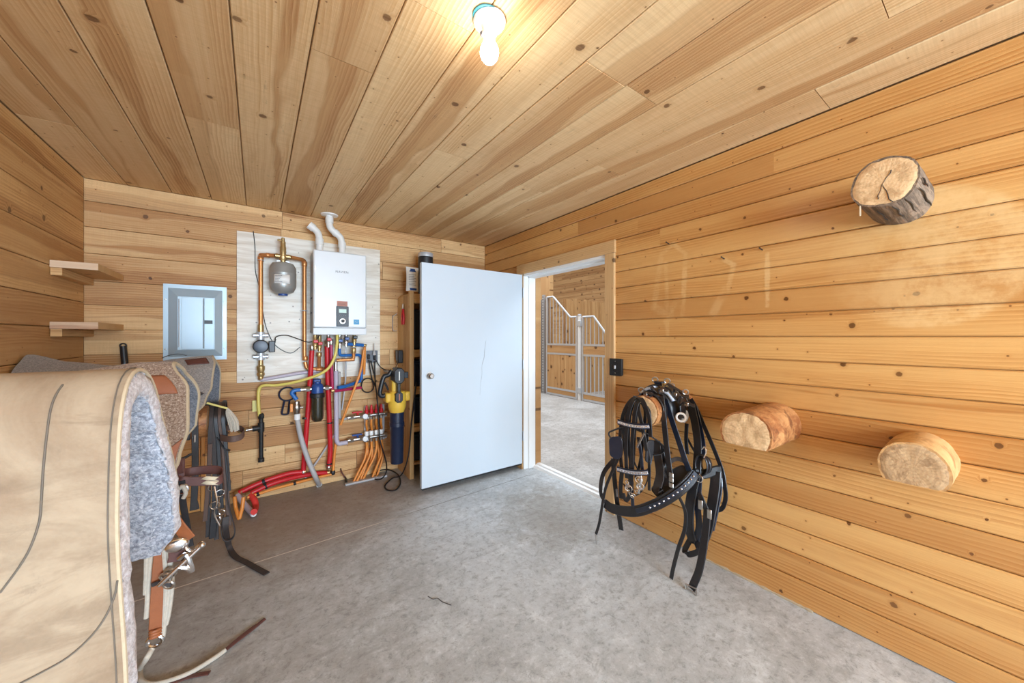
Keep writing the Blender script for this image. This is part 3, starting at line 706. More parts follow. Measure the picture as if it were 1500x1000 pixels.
# ================================================================== LIGHTS
W = bpy.data.worlds.new('sky'); S.world = W; W.use_nodes = True
W.node_tree.nodes['Background'].inputs[0].default_value = (.78, .89, 1.0, 1); W.node_tree.nodes['Background'].inputs[1].default_value = .5
def area(name, loc, rot, sx, sy_, power, col):
    l = bpy.data.lights.new(name, 'AREA'); l.shape = 'RECTANGLE'; l.size = sx; l.size_y = sy_; l.energy = power; l.color = col
    o = bpy.data.objects.new(name, l); COL.objects.link(o); o.location = loc; o.rotation_euler = rot; return o
area('daylight_window', (.6, YR-.2, (WZ0+WZ1)/2), (PI/2, 0, 0), WX1-WX0, WZ1-WZ0, 430, (.64, .82, 1.0))
area('aisle_fill', (4.8, 5, 4.65), (0, 0, 0), 3.6, 18, 520, (.86, .93, 1.0))  # added lamp in the made-up roof gap, brightens aisle and stalls

BC = Vector((.663, 1.066, H))
cl = thing('ceiling_light', 'bare white bulb in a round white porcelain ceiling holder', 'ceiling light', BC)
MB().lathe([(0, 0), (.056, 0), (.057, -.006), (.052, -.014), (.03, -.018), (.026, -.03), (.0245, -.052), (.022, -.054), (0, -.054)], BC, (0, 0, 1), 32).build('holder', M['white'], cl)
mb = MB(); mb.lathe([(.0, -.052), (.0205, -.053), (.0205, -.068), (.014, -.0685), (.0138, -.072), (0, -.072)], BC, (0, 0, 1), 24); mb.build('bulb_base', M['white'], cl)
M['bulb'] = emit('lit_bulb', (1.0, .94, .86, 1), 60)
MB().lathe([(.012, -.066), (.016, -.074), (.026, -.088), (.0315, -.103), (.0325, -.115), (.029, -.130), (.02, -.143), (.008, -.149), (0, -.150)], BC, (0, 0, 1), 24).build('bulb', M['bulb'], cl)
mb = MB()
for a in (.6, 3.7): mb.ball(BC+Vector((.038*math.cos(a), .038*math.sin(a), -.0155)), .004, 8)
mb.build('screw', M['nickel'], cl)
mb = MB(); mb.box(BC+Vector((-.012, .03, -.03)), BC+Vector((.014, .046, -.012))); mb.build('outlet_socket', M['greyink'], cl, bevel=.002)
mb = MB(); mb.cyl(BC+Vector((-.018, -.008, .0)), BC+Vector((-.018, -.008, -.003)), .047, 24); mb.build('junction_box_rim', M['teal'], cl)

S.view_settings.view_transform = 'Standard'; S.view_settings.look = 'None'; S.view_settings.gamma = 1; S.view_settings.exposure = .42
try: S.view_settings.use_curve_mapping = False
except Exception: pass
S.cycles.max_bounces = 10; S.cycles.diffuse_bounces = 6; S.cycles.caustics_reflective = False; S.cycles.caustics_refractive = False
S.cycles.sample_clamp_indirect = 8

# squeezed-out foam along the foot of the right wall
m = MB(); P_ = [R(x, 493+.497*(x-377)) for x in range(1035, 1192, 6)]
m.tube([Vector((XR-.001+.004*noise.noise(Vector((i*.7, 0, 0))), p.y, .004)) for i, p in enumerate(P_)], .008, 6, scale=[max(.15, .8+1.1*noise.noise(Vector((i*.9, 3, 0)))) for i in range(len(P_))])
struct(m.build('trim_3', M['binding']))
# ================================================================== SHELVES IN THE CORNER
def shelf(label, z1, z0, zc, Y0):
    t_ = thing('corner_shelf', label, 'shelf', (XL, YB-.25, zc), 'corner plank shelves')
    m = MB(); m.board((XL+.002, Y0, z0), (0, 1, 0), (1, 0, 0), (0, 0, 1), YB-Y0-.002, .19, z1-z0, .002)
    m.build('board', M['studwood'], t_)
    m = MB(); m.board((XL+.002, Y0-.002, z0), (1, 0, 0), (0, 0, 1), (0, -1, 0), .19, z1-z0, .002, .0005); m.build('sawn_end', M['cut'], t_)
    m = MB(); m.board((XL+.002, Y0+.004, zc), (0, 1, 0), (0, 0, 1), (1, 0, 0), YB-Y0-.006, z0-zc-.001, .045, .002); m.build('cleat', M['studwood'], t_)
shelf('upper plank shelf in the back corner, pinkish sawn front end', 1.838, 1.797, 1.752, 3.258)
shelf('lower plank shelf in the back corner, level with the breaker panel', 1.478, 1.436, 1.392, 3.258)

# ================================================================== ELECTRICAL PANEL
a = B(238, 415, .0); b = B(333, 526, .0); x0, x1, z0, z1 = a.x+.004, b.x-.004, b.z, a.z
ep = thing('electrical_panel', 'grey-blue steel breaker panel flush in the plank wall', 'electrical panel', ((x0+x1)/2, YB-.005, z0))
def ringrect(m, r0, y0, r1, y1):
    q = [Vector((x, y0, z)) for x, z in ((r0[0], r0[1]), (r0[2], r0[1]), (r0[2], r0[3]), (r0[0], r0[3]))]
    p = [Vector((x, y1, z)) for x, z in ((r1[0], r1[1]), (r1[2], r1[1]), (r1[2], r1[3]), (r1[0], r1[3]))]
    m.add(q+p, [(i, (i+1) % 4, (i+1) % 4+4, i+4) for i in range(4)])
m = MB(); yf = YB-.004
O_ = (x0, z0, x1, z1); I1 = (x0+.028, z0+.03, x1-.028, z1-.03); I2 = (x0+.085, z0+.085, x1-.075, z1-.095)
ringrect(m, O_, YB, O_, yf); ringrect(m, O_, yf, I1, yf); ringrect(m, I1, yf, I2, yf-.022); ringrect(m, I2, yf-.022, (I2[0]+.01, I2[1]+.01, I2[2]-.01, I2[3]-.01), yf-.022)
m.add([(x, yf-.021, z) for x, z in ((I2[0], I2[1]), (I2[2], I2[1]), (I2[2], I2[3]), (I2[0], I2[3]))], [(0, 1, 2, 3)])
m.build('cover', M['panelgrey'], ep, smooth=20)
d = (I2[0]+.022, I2[1]+.004, I2[2]-.004, I2[3]-.004)
dd = MB().box((d[0], yf-.025, d[1]), (d[2], yf-.021, d[3])).build('door', M['panelgrey'], ep, bevel=.0015)
MB().prism([(d[0]+.125, yf-.025, d[1]+.004), (d[0]+.130, yf-.029, d[1]+.004), (d[0]+.136, yf-.025, d[1]+.004)], (0, 0, 0), (0, 0, d[3]-d[1]-.008)).build('ridge', M['panelgrey'], dd, smooth=0)
MB().box((d[2]-.058, yf-.0275, d[1]+.20), (d[2]-.008, yf-.024, d[1]+.228)).build('latch', M['black'], dd, bevel=.001)
m = MB(); m.cyl((I2[0]+.008, yf-.026, I2[1]+.02), (I2[0]+.008, yf-.026, I2[3]-.02), .004, 8); m.build('hinge', M['steel'], ep)
for sx_, sz_ in ((x0+.014, z0+.09), (x0+.014, z1-.12), (x1-.014, z0+.09), (x1-.014, z1-.12)):
    MB().ball((sx_, yf-.002, sz_), .006, 8, (1, .6, 1)).build('screw', M['nickel'], ep)

# ================================================================== PLYWOOD AND THE WATER HEATER
pa, pb = B(347, 338), B(562, 548)
ply_ = MB().box((pa.x, YB-.013, pb.z), (pb.x-.04, YB-.001, pa.z)).build('plywood_board', M['ply'], bevel=.001)
tag(ply_, 'white-washed plywood sheet on the back wall behind the water heater', 'plywood')
PO = .013
hd = .29; h0 = B(459, 490, hd); h1 = B(537, 374, hd); yF = YB-hd
hx0, hx1, hz0, hz1 = h0.x, h1.x, h0.z, h1.z
wh = thing('water_heater', 'white wall-hung tankless water heater with a small dial control', 'water heater', ((hx0+hx1)/2, YB-PO-hd/2, hz0))
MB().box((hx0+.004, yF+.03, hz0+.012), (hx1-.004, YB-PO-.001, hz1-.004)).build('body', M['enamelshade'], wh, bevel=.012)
MB().box((hx0, yF, hz0+.062), (hx1, yF+.05, hz1)).build('front_panel', M['enamel'], wh, bevel=.012)
m = MB(); m.prism([(hx0, yF+.008, hz0), (hx0, yF+.05, hz0), (hx0, yF+.05, hz0+.06), (hx0, yF, hz0+.06)], (0, 0, 0), (hx1-hx0, 0, 0)); m.build('bottom_panel', M['enamel'], wh, bevel=.004)
MB().box((hx0+.04, yF+.07, hz1-.004), (hx1-.12, YB-.05, hz1+.012)).build('vent_plate', M['white'], wh, bevel=.004)
m = MB()
for zz in (hz0+.19, hz0+.32): m.box((hx0-.001, yF+.12, zz), (hx0+.004, yF+.2, zz+.01))
m.build('side_slot', M['black'], wh)
c0, c1 = AY(492.5, 478, yF), AY(510.5, 449, yF)
cn = MB().box((c0.x, yF-.012, c0.z), (c1.x, yF+.002, c1.z)).build('controller', M['black'], wh, bevel=.004)
w_ = c1.x-c0.x; q = (c1.z-c0.z)
MB().box((c0.x+.2*w_, yF-.0135, c0.z+.68*q), (c1.x-.2*w_, yF-.011, c0.z+.86*q)).build('display', M['lcd'], cn)
cc = Vector(((c0.x+c1.x)/2, yF-.012, c0.z+.27*q))
MB().lathe([(.25*w_, 0), (.24*w_, .006), (.17*w_, .007)], cc, (0, -1, 0), 24).build('dial_ring', M['nickel'], cn)
MB().lathe([(.16*w_, 0), (.15*w_, .011), (0, .012)], cc, (0, -1, 0), 20).build('dial', M['rubber'], cn)
for k in range(4): MB().box((c0.x+(.2+.16*k)*w_, yF-.0132, c0.z+.53*q), (c0.x+(.3+.16*k)*w_, yF-.011, c0.z+.57*q)).build('button', M['greyink'], cn)
a, b = AY(493.5, 448, yF), AY(509, 441.5, yF); MB().box((a.x, yF-.0018, a.z), (b.x, yF+.001, b.z)).build('warning_sticker', M['stickercopper'], wh)
for k in range(3): MB().box((a.x+.008, yF-.0022, a.z+.009*(k+1)), (b.x-.008-.01*(k % 2), yF-.0015, a.z+.009*(k+1)+.003)).build('sticker_line', M['brownleather'], wh)
a, b = AY(518, 475, yF), AY(526, 468, yF); st = MB().box((a.x, yF-.0018, a.z), (b.x, yF+.001, b.z)).build('energy_sticker', M['stickerblue'], wh)
m = MB(); cx_, cz_ = (a.x+b.x)/2, (a.z+b.z)/2
m.tube([(cx_-.014+.028*k/8, yF-.002, cz_+.004*math.sin(k*.9)) for k in range(9)], .0012, 5); m.build('swoosh', M['paperlabel'], st)
def text(body, loc, size, mat, parent, name='lettering', ext=.0008, yaw=0):
    cu = bpy.data.curves.new(name, 'FONT'); cu.body = body; cu.size = size; cu.align_x = 'CENTER'; cu.align_y = 'CENTER'; cu.extrude = ext
    cu.materials.append(mat); o = bpy.data.objects.new(name, cu); COL.objects.link(o); o.parent = parent
    o.location = Vector(loc)-wloc(parent); o.rotation_euler = (PI/2, 0, yaw)
    cu.space_character = 1.1; bpy.context.view_layer.update()
    me = bpy.data.meshes.new_from_object(o.evaluated_get(bpy.context.evaluated_depsgraph_get()))
    o2 = bpy.data.objects.new(name, me); COL.objects.link(o2); o2.parent = parent; o2.location = o.location; o2.rotation_euler = o.rotation_euler
    bpy.data.objects.remove(o); bpy.data.curves.remove(cu); o2.name = name; return o2
p = AY(501, 398.5, yF)
text('NAVIEN', p+Vector((0, -.001, 0)), .028, M['greyink'], wh, 'logo')

def pipe(name, label, cat, pts, r, mat, group=None, rad=.03, n=12, parts=(), raw=False):
    m = MB().tube(pts if raw else fillet(pts, rad), r, n)
    if not parts: return tag(m.build(name, mat), label, cat, group)
    o = m.build(name, mat); tag(o, label, cat, group)
    return o
# two white vent pipes out of the top
yv = YB-.16
def V(x, y): return AY(x, y, yv)
v1 = [V(468, 366), V(468, 352), V(465.5, 341), V(459, 334), V(455, 331)]
zt = hz1+.0125
v1[0].z = zt
vp = tag(MB().tube(cr(v1, 5), .029, 16).build('vent_pipe', M['pvc']), 'short white elbow vent on top of the water heater, open mouth to the left', 'vent pipe')
m = MB(); m.lathe([(.034, 0), (.034, .05), (.031, .052)], V(468, 355)-Vector((0, 0, .02)), (0, 0, 1), 20); m.build('collar', M['pvc'], vp)
d = (v1[4]-v1[3]).normalized(); MB().lathe([(.035, 0), (.035, .045), (.027, .045), (.027, .03)], v1[4]-d*.03, d, 20).build('collar', M['pvc'], vp)
MB().cyl(v1[4]+d*.004, v1[4]+d*.005, .0275).build('mouth', M['enamelshade'], vp)
v2 = [V(501, 370), V(501, 358), V(498.5, 348), V(492, 341.5), V(485, 335), V(482.5, 328), V(482.5, 318)]
v2[0].z = zt; v2[-1].z = H-.001
vp = tag(MB().tube(cr(v2, 5), .029, 16).build('vent_pipe', M['pvc']), 'white S-bent vent pipe rising from the water heater into the ceiling', 'vent pipe')
for p_, q_ in ((v2[1]+Vector((0, 0, -.03)), v2[1]+Vector((0, 0, .018))), (v2[3]-(v2[4]-v2[3])*.3, v2[3]+(v2[4]-v2[3])*.35), (v2[6]+Vector((0, 0, -.075)), v2[6]+Vector((0, 0, -.03)))):
    MB().cyl(p_, q_, .034).build('collar', M['pvc'], vp)
MB().lathe([(.03, -.014), (.07, -.008), (.073, 0)], v2[-1], (0, 0, 1), 28).build('ceiling_flange', M['white'], vp)

# ================================================================== EXPANSION TANK AND COPPER LOOP
o_t = .15; yt = YB-o_t
tc = AY(414.5, 408, yt); tr_ = (AY(435, 408, yt).x-AY(394, 408, yt).x)/2*.97; tz0, tz1 = AY(414, 431, yt).z, AY(414, 384, yt).z
hh = tz1-tz0
et = thing('expansion_tank', 'grey expansion tank hung from a brass fitting on the plywood', 'expansion tank', (tc.x, yt, tz0))
MB().lathe([(0, 0), (tr_*.45, .004), (tr_*.8, .022), (tr_*.98, .06), (tr_, .085), (tr_, hh*.62), (tr_*1.012, hh*.63), (tr_*1.012, hh*.66), (tr_, hh*.67), (tr_*.98, hh*.82), (tr_*.8, hh*.95), (tr_*.4, hh*.995), (0, hh)], (tc.x, yt, tz0), n=36).build('tank', M['tank'], et)
MB().lathe([(.038, .012), (.034, -.012), (.0, -.014)], (tc.x, yt, tz0), n=20).build('blue_cap', M['blue'], et)['label'] = 'blue cap under the grey tank'
rows = []
for zz in (hh*.30, hh*.57):
    rows.append([(tc.x+(tr_+.0015)*math.sin(a_), yt-(tr_+.0015)*math.cos(a_), tz0+zz) for a_ in [-.75+.095*k for k in range(14)]])
lb = MB().grid(rows).build('paper_label', M['paperlabel'], et, solid=.0008, offset=0)
for k in range(5):
    rows = [[(tc.x+(tr_+.0025)*math.sin(a_), yt-(tr_+.0025)*math.cos(a_), tz0+hh*(.34+.045*k)+zz) for a_ in [-.66+.08*j for j in range(8-(k*3) % 4)]] for zz in (0, .004)]
    MB().grid(rows).build('text_line', M['greyink'], lb)
m = MB(); m.lathe([(.022, 0), (.022, .02), (.03, .03), (.03, .055), (.022, .06), (.024, .13), (.02, .14), (.02, .18), (.014, .185), (.014, .21), (.008, .215)], (tc.x, yt, tz1-.005), n=18)
top = tz1+.05; m.cyl((tc.x-.055, yt, top), (tc.x+.055, yt, top), .02, 14); m.cyl((tc.x-.04, yt, tz1+.185), (tc.x, yt, tz1+.185), .008, 8)
m.build('brass_fitting', M['brass'], et)
m = MB(); m.cyl((tc.x, YB-PO-.001, top), (tc.x, yt, top), .012, 8); m.box((tc.x-.03, YB-PO-.006, top-.05), (tc.x+.03, YB-PO-.001, top+.05)); m.box((tc.x-.045, yt-.01, tz1-.004), (tc.x+.045, yt+.1, tz1+.012)); m.build('bracket', M['steel'], et)
oc = .07
def K(x, y, o=oc): return B(x, y, o)
jl, jr = Vector((tc.x-.056, yt, top)), Vector((tc.x+.056, yt, top))
pl = K(382, 373); pr = K(446, 381); pl.z = jl.z+.004; pr.z = jr.z-.002
def copper(label, pts, r=.0165):
    o = tag(MB().tube(fillet(pts, .02), r, 12).build('copper_pipe', M['copper']), label, 'copper pipe', 'copper loop on the plywood'); return o
def fit(o, p, r=.021, h=.04, ax=(0, 0, 1), mat='copper', name='fitting'):
    ax = Vector(ax).normalized(); MB().lathe([(r*.9, -h/2), (r, -h/2+.003), (r, h/2-.003), (r*.9, h/2)], p, ax, 14).build(name, M[mat], o)
pb_ = K(382, 487)
cl_ = copper('left copper riser from the pump to the expansion tank', [jl-Vector((.001, 0, 0)), Vector((pl.x, yt*.5+pl.y*.5, jl.z)), pl, Vector((pl.x, pl.y, pb_.z))])
fit(cl_, pl+Vector((0, 0, -.03)), .022); fit(cl_, jl+(Vector((pl.x, yt*.5+pl.y*.5, jl.z))-jl)*.5, .02, .03, (1, 0, 0))
cb = K(447, 528)
cr_ = copper('right copper drop from the expansion tank past the heater side', [jr+Vector((.001, 0, 0)), Vector((pr.x-.03, yt*.5+pr.y*.5, jr.z)), pr, Vector((pr.x, pr.y, cb.z))])
fit(cr_, pr+Vector((0, 0, -.03)), .022); fit(cr_, cb+Vector((0, 0, .02)), .022)
for zz, o_ in ((K(446, 455).z, cr_), (K(382, 381).z, cl_)):
    x_ = pr.x if o_ is cr_ else pl.x
    m = MB(); m.ring((x_, YB-oc, zz), .019, .004, (0, 0, 1)); m.cyl((x_-.03, YB-oc+.012, zz), (x_+.03, YB-oc+.012, zz), .004, 6); m.build('pipe_clamp', M['steel'], o_)
ct = tag(MB().tube(fillet([Vector((pr.x+.004, YB-oc, cb.z-.012)), K(449, 539.5), K(465, 540.5), K(486, 541)], .02), .0165, 12).build('copper_pipe', M['copper']), 'short horizontal copper tee under the red pipes', 'copper pipe')
fit(ct, K(468, 540.6), .022, .06, (1, 0, 0)); fit(ct, K(452, 539.8), .021, .03, (1, 0, 0), 'brass')

# circulation pump on the left riser
cp = thing('circulation_pump', 'black circulation pump with steel flanges on the left copper riser', 'pump', (pb_.x, YB-oc, K(384, 551).z))
pz = K(384, 507).z
m = MB(); m.lathe([(.052, -.035), (.056, -.02), (.056, .03), (.05, .036)], (pb_.x, YB-oc-.02, pz), (0, -1, 0), 24); m.build('motor', M['blackiron'], cp)
MB().lathe([(.047, .036), (.047, .044), (.03, .046), (0, .047)], (pb_.x, YB-oc-.02, pz), (0, -1, 0), 24).build('face_plate', M['darkblue'], cp)
MB().box((pb_.x+.055, YB-oc-.05, pz-.05), (pb_.x+.10, YB-oc+.02, pz+.045)).build('terminal_box', M['black'], cp, bevel=.005)
for zz, s in ((K(383, 491).z, 1), (K(383, 522).z, -1)):
    m = MB(); m.box((pb_.x-.055, YB-oc-.022, zz-.009), (pb_.x+.055, YB-oc+.022, zz+.009)); m.cyl((pb_.x, YB-oc, zz), (pb_.x, YB-oc, zz+s*.03), .028); m.cyl((pb_.x, YB-oc, zz), (pb_.x, YB-oc, zz-s*.055), .026); m.build('flange', M['steel'], cp, bevel=.003)
    for sx_ in (-.044, .044): m = MB(); m.cyl((pb_.x+sx_, YB-oc, zz-.018), (pb_.x+sx_, YB-oc, zz+.018), .009, 6); m.build('bolt', M['nickel'], cp)
m = MB(); za, zb_ = K(384, 526).z, K(384, 551).z
m.lathe([(.022, 0), (.028, .012), (.028, .03), (.022, .034), (.03, .06), (.03, .085), (.018, .095), (.018, za-zb_)], (pb_.x, YB-oc, zb_), n=14); m.build('valve_body', M['brass'], cp)
m = MB(); m.cyl((pb_.x, YB-oc, K(383, 486).z-.02), (pb_.x, YB-oc, K(383, 479).z+.02), .022); m.build('union', M['brass'], cp)
lp = pipe('drain_line', 'pale lilac pipe running level from the pump toward the red pipes', 'pipe', [Vector((pb_.x, YB-oc, zb_)), Vector((pb_.x, YB-oc, zb_-.03)), K(400, 553), K(440, 546), K(470, 543)], .0155, M['lilac'])
fit(lp, Vector((pb_.x, YB-oc, zb_-.012)), .02, .03, (0, 0, 1), 'brass')
# thin wire from the top of the plywood and the pump's flex
pipe('sensor_wire', 'thin dark wire hanging down the plywood from its top edge', 'wire', cr([B(371, 338, .02), B(373.5, 362, .02), B(374, 395, .02), B(379, 418, .03), B(386, 462, .03), B(392, 485, .02), B(404, 506, .018), B(425, 517, .018), B(440, 508, .02)], 6), .003, M['blackiron'], raw=True, n=6)
pipe('pump_cable', 'black flex curving from the pump to the foot of the heater', 'cable', cr([Vector((pb_.x+.1, YB-oc, pz+.03)), B(405, 493, .05), B(420, 491, .05), B(436, 496, .05), B(452, 501, .12), B(463, 497, .16), B(469, 490, .18)], 6), .0042, M['rubber'], raw=True, n=6)

# ================================================================== PIPES UNDER THE HEATER
op = .11
def Q(x, y, o=op): return B(x, y, o)
def sleeve(o, p, r, h, mat='black', name='clip', ax=(0, 0, 1)):
    MB().lathe([(r, -h/2), (r, h/2)], p, ax, 12).build(name, M[mat], o)
r1 = pipe('red_pipe', 'left of two red risers, leaning down from the heater to the floor run', 'red pipe', [Q(457, 512, .13), Q(455, 545, .12), Q(452, 590, .1), Q(445, 680, .07), Q(444.5, 689, .07)], .0205, M['red'], 'red risers')
r2 = pipe('red_pipe', 'right of two red risers, straight beside the lilac drain pipe', 'red pipe', [Q(479, 506, .14), Q(480, 550, .12), Q(482.5, 615, .09), Q(484, 660, .07), Q(482, 682, .07)], .0215, M['red'], 'red risers')
for o_, pts in ((r1, [(447, 612, .088), (452.5, 566, .107)]), (r2, [(483, 619, .088), (482.5, 679, .07)])):
    for q_ in pts[:2]: sleeve(o_, Q(*q_), .0245, .014)
fit(r1, Q(457, 509, .13), .024, .05, (0, 0, 1), 'nickel'); fit(r2, Q(479, 503, .14), .024, .05, (0, 0, 1), 'nickel'); fit(r1, Q(444.5, 691, .07), .022, .03, (0, 0, 1), 'nickel'); fit(r2, Q(481.5, 684, .07), .022, .03, (0, 0, 1), 'nickel')
mg = pipe('magenta_pipe', 'thin magenta pipe dropping beside the red riser then right to the wall', 'pex pipe', [Q(485, 505, .18), Q(485.5, 530, .175), Q(486.5, 560, .17), Q(487, 572, .165), Q(492, 572.5, .16), Q(510, 570, .085), Q(529, 567.5, .04)], .0135, M['magenta'])
fit(mg, Q(485, 501, .18), .018, .05, (0, 0, 1), 'nickel'); fit(mg, Q(487.5, 572, .165), .018, .03, (1, 0, 0), 'brass')
rh = pipe('red_pipe', 'upper of two red pipes curving low along the wall to the left corner', 'red pipe', cr([Q(442, 691, .07), Q(425, 693, .075), Q(404, 699, .09), Q(380, 707.5, .10), Q(355, 719, .11), Q(351, 721, .11)], 6), .0205, M['red'], 'red floor runs', raw=True)
rh2 = pipe('red_pipe', 'lower of two red pipes curving low along the wall to the left corner', 'red pipe', cr([Q(480, 692, .06), Q(465, 693, .07), Q(440, 697, .09), Q(415, 703, .12), Q(395, 709.5, .14), Q(372, 720, .16), Q(368, 722.5, .16)], 6), .0195, M['red'], 'red floor runs', raw=True)
for o_, qs in ((rh, ((387, 705.2, .1), (443, 691, .07), (350, 721.5, .11))), (rh2, ((389.5, 711.5, .14), (478.5, 692, .06), (366.5, 723, .16)))):
    sleeve(o_, Q(*qs[0]), .026, .02, 'black', 'clip', (1, -.1, .3))
    for q_ in qs[1:]: sleeve(o_, Q(*q_), .019, .05, 'brass', 'coupling', (1, -.15, .35 if q_[0] < 400 else .05))
oh = pipe('orange_pipe', 'long orange pipe sloping low along the wall under the red ones', 'pex pipe', [Q(486, 694.5, .07), Q(465, 699, .08), Q(430, 708, .12), Q(400, 716, .15), Q(374, 724.5, .18), Q(362, 728.5, .19)], .0115, M['orange'], rad=.2)
for q_ in ((378, 723.3, .175), (432, 707.5, .118)): sleeve(oh, Q(*q_), .016, .02, 'black', 'clip', (1, -.15, .3))
ov = pipe('orange_pipe', 'short orange riser beside the right red pipe near the floor', 'pex pipe', [Q(493, 640, .06), Q(490, 665, .06), Q(488, 690, .065)], .0115, M['orange']); fit(ov, Q(487.5, 692, .066), .02, .035, (0, 0, 1), 'black')
# white foam pipe, red foam sleeve and orange offcut at the left end
fo = pipe('foam_pipe', 'white foam-covered pipe end slanting to the floor left of the red sleeve', 'pipe', [Q(347.5, 725, .12), Q(359, 740, .2), G(371.5, 753, .028)], .021, M['lilac'], rad=.05)
MB().ring(G(372, 753.6, .028), .012, .006, (.3, -.9, -.2), 14).build('open_end', M['white'], fo)
pipe('foam_sleeve', 'red foam sleeve bending down to the floor by the white pipe end', 'pipe', cr([Q(367, 725, .17), Q(373, 733, .22), Q(374.5, 743, .27), G(372, 749.5, .058)], 6), .022, M['redfoam'], raw=True)
pipe('orange_offcut', 'V of bent orange tubing standing on the floor behind the bridles', 'tubing', [G(343.5, 760, 0)+Vector((0, 0, .17)), G(345, 760, 0)+Vector((0, 0, .09)), G(350.5, 761, .016), G(355, 760, 0)+Vector((0, 0, .09)), G(356.5, 760, 0)+Vector((0, .02, .16))], .0125, M['orange'], rad=.02)
# filter hose, filter
fy = .16
fl_ = thing('water_filter', 'water filter with a blue head and a dark translucent bowl', 'water filter', (Q(465, 600, fy).x, YB-fy, Q(465, 617, fy).z))
fx, fz0, fz1 = Q(465, 600, fy).x, Q(465, 617, fy).z, Q(465, 577, fy).z
fr = (Q(474.5, 600, fy).x-Q(455.5, 600, fy).x)/2
MB().lathe([(0, 0), (fr*.6, .002), (fr*.9, .02), (fr*.97, .05), (fr, fz1-fz0), (fr*.6, fz1-fz0+.001)], (fx, YB-fy, fz0), n=28).build('bowl', M['smoke'], fl_)
MB().lathe([(fr*1.1, 0), (fr*1.12, .004), (fr*1.12, .034), (fr*1.05, .04), (fr*.9, .042)], (fx, YB-fy, fz1-.03), n=28).build('collar', M['blackiron'], fl_)
MB().lathe([(fr*.95, 0), (fr*.98, .05), (fr*.8, .075), (fr*.5, .085), (fr*.5, .1), (0, .102)], (fx, YB-fy, fz1+.012), n=24).build('head', M['blue'], fl_)
MB().box((fx-.03, YB-fy+.01, fz1+.085), (fx+.03, YB-.02, fz1+.13)).build('mount_bracket', M['blue'], fl_, bevel=.008)
m = MB(); hz = fz1+.05; m.cyl((fx-.13, YB-fy, hz), (fx+.12, YB-fy, hz), .017, 12); m.build('port', M['nickel'], fl_)
for s in (-1, 1): MB().lathe([(.024, -.016), (.024, .016)], (fx+s*.075, YB-fy, hz), (1, 0, 0), 6).build('hex_nut', M['nickel'], fl_)
bp = pipe('blue_pipe', 'short blue elbow from the filter down to the grey hose', 'pex pipe', [Vector((fx-.131, YB-fy, hz)), Vector((fx-.175, YB-fy, hz)), Vector((fx-.2, YB-fy, hz-.02)), Q(434.5, 585, fy)], .0165, M['bluepex'], rad=.025)
hv = thing('hose_valve', 'small drain valve with an orange lever joining the grey hose', 'valve', Q(434.5, 605, fy))
m = MB(); q_ = Q(434.5, 597, fy); m.lathe([(.017, -.06), (.024, -.05), (.024, -.02), (.03, -.01), (.03, .02), (.022, .03), (.022, .055)], q_, n=14); m.cyl(q_, q_+Vector((.05, -.01, 0)), .011, 10); m.build('body', M['nickel'], hv)
MB().box(q_+Vector((-.05, -.02, -.03)), q_+Vector((-.028, -.006, .04))).build('lever', M['orange'], hv, bevel=.004)
gh = pipe('grey_hose', 'thick pale grey hose slanting from the valve down to the floor', 'hose', cr([Q(435, 606, fy), Q(437, 622, fy), Q(442, 645, .16), Q(452, 675, .17), Q(462, 698, .19), G(467.5, 709.5, .022)], 6), .0205, M['greyhose'], raw=True)
sleeve(gh, Q(435.4, 610, fy), .025, .05, 'white', 'cuff'); MB().cyl(G(467.3, 709, .024), G(467.7, 710.5, .018), .024).build('end_cap', M['white'], gh)
pipe('grey_hose', 'thin grey hose crossing behind the right red riser', 'hose', cr([Q(490, 636, .03), Q(478, 655, .03), Q(464, 676, .025), Q(452, 692, .03), Q(447, 700, .04)], 6), .0095, M['greyhose'], raw=True)
# yellow gas line with its black drip leg
yg = pipe('gas_line', 'yellow gas line sweeping from the heater left to the black drip leg', 'gas line', cr([Q(494, 490, .215), Q(493.5, 505, .225), Q(490, 523, .225), Q(482, 538, .225), Q(470, 547, .21), Q(455, 553, .18), Q(430, 560, .14), Q(405, 564, .1), Q(388, 564, .09), Q(380.5, 568, .08), Q(378.5, 577, .08), Q(378.7, 592, .08), Q(380, 609, .08)], 6), .0125, M['yellowline'], raw=True)
tg = tag(MB().box(Q(369.5, 603, .03), Q(377, 586, .025)).build('yellow_tag', M['tagyellow'], bevel=.001), 'pale yellow tag on the planks behind the gas line', 'tag')
dl = thing('drip_leg', 'black iron gas drip leg with a side valve, below the yellow line', 'pipe', Q(382, 680, .08))
a, b = Q(381.5, 612, .08), Q(382.5, 676, .08); a.x = b.x
MB().cyl(b+Vector((0, 0, .03)), a, .0165, 12).build('pipe', M['blackiron'], dl); MB().lathe([(.024, 0), (.024, .03), (.018, .034)], b, n=12).build('end_cap', M['blackiron'], dl)
m = MB(); tp = Q(381.5, 626, .08); tp.x = b.x; m.lathe([(.024, -.035), (.024, .04)], tp, n=12); m.cyl(tp, tp+Vector((-.06, 0, -.004)), .022, 12); m.lathe([(.013, 0), (.022, .01), (.022, .035), (.015, .05)], a-Vector((0, 0, .012)), n=8); m.build('tee', M['blackiron'], dl)
lf = Q(357, 628, .08); MB().cyl(tp+Vector((-.06, 0, -.004)), Vector((lf.x, tp.y, tp.z-.01)), .013, 10).build('nipple', M['nickel'], dl)
MB().lathe([(.02, 0), (.024, .01), (.024, .04), (.016, .05)], Vector((lf.x-.035, tp.y, tp.z-.006)), (1, 0, 0), 8).build('valve', M['brass'], dl)
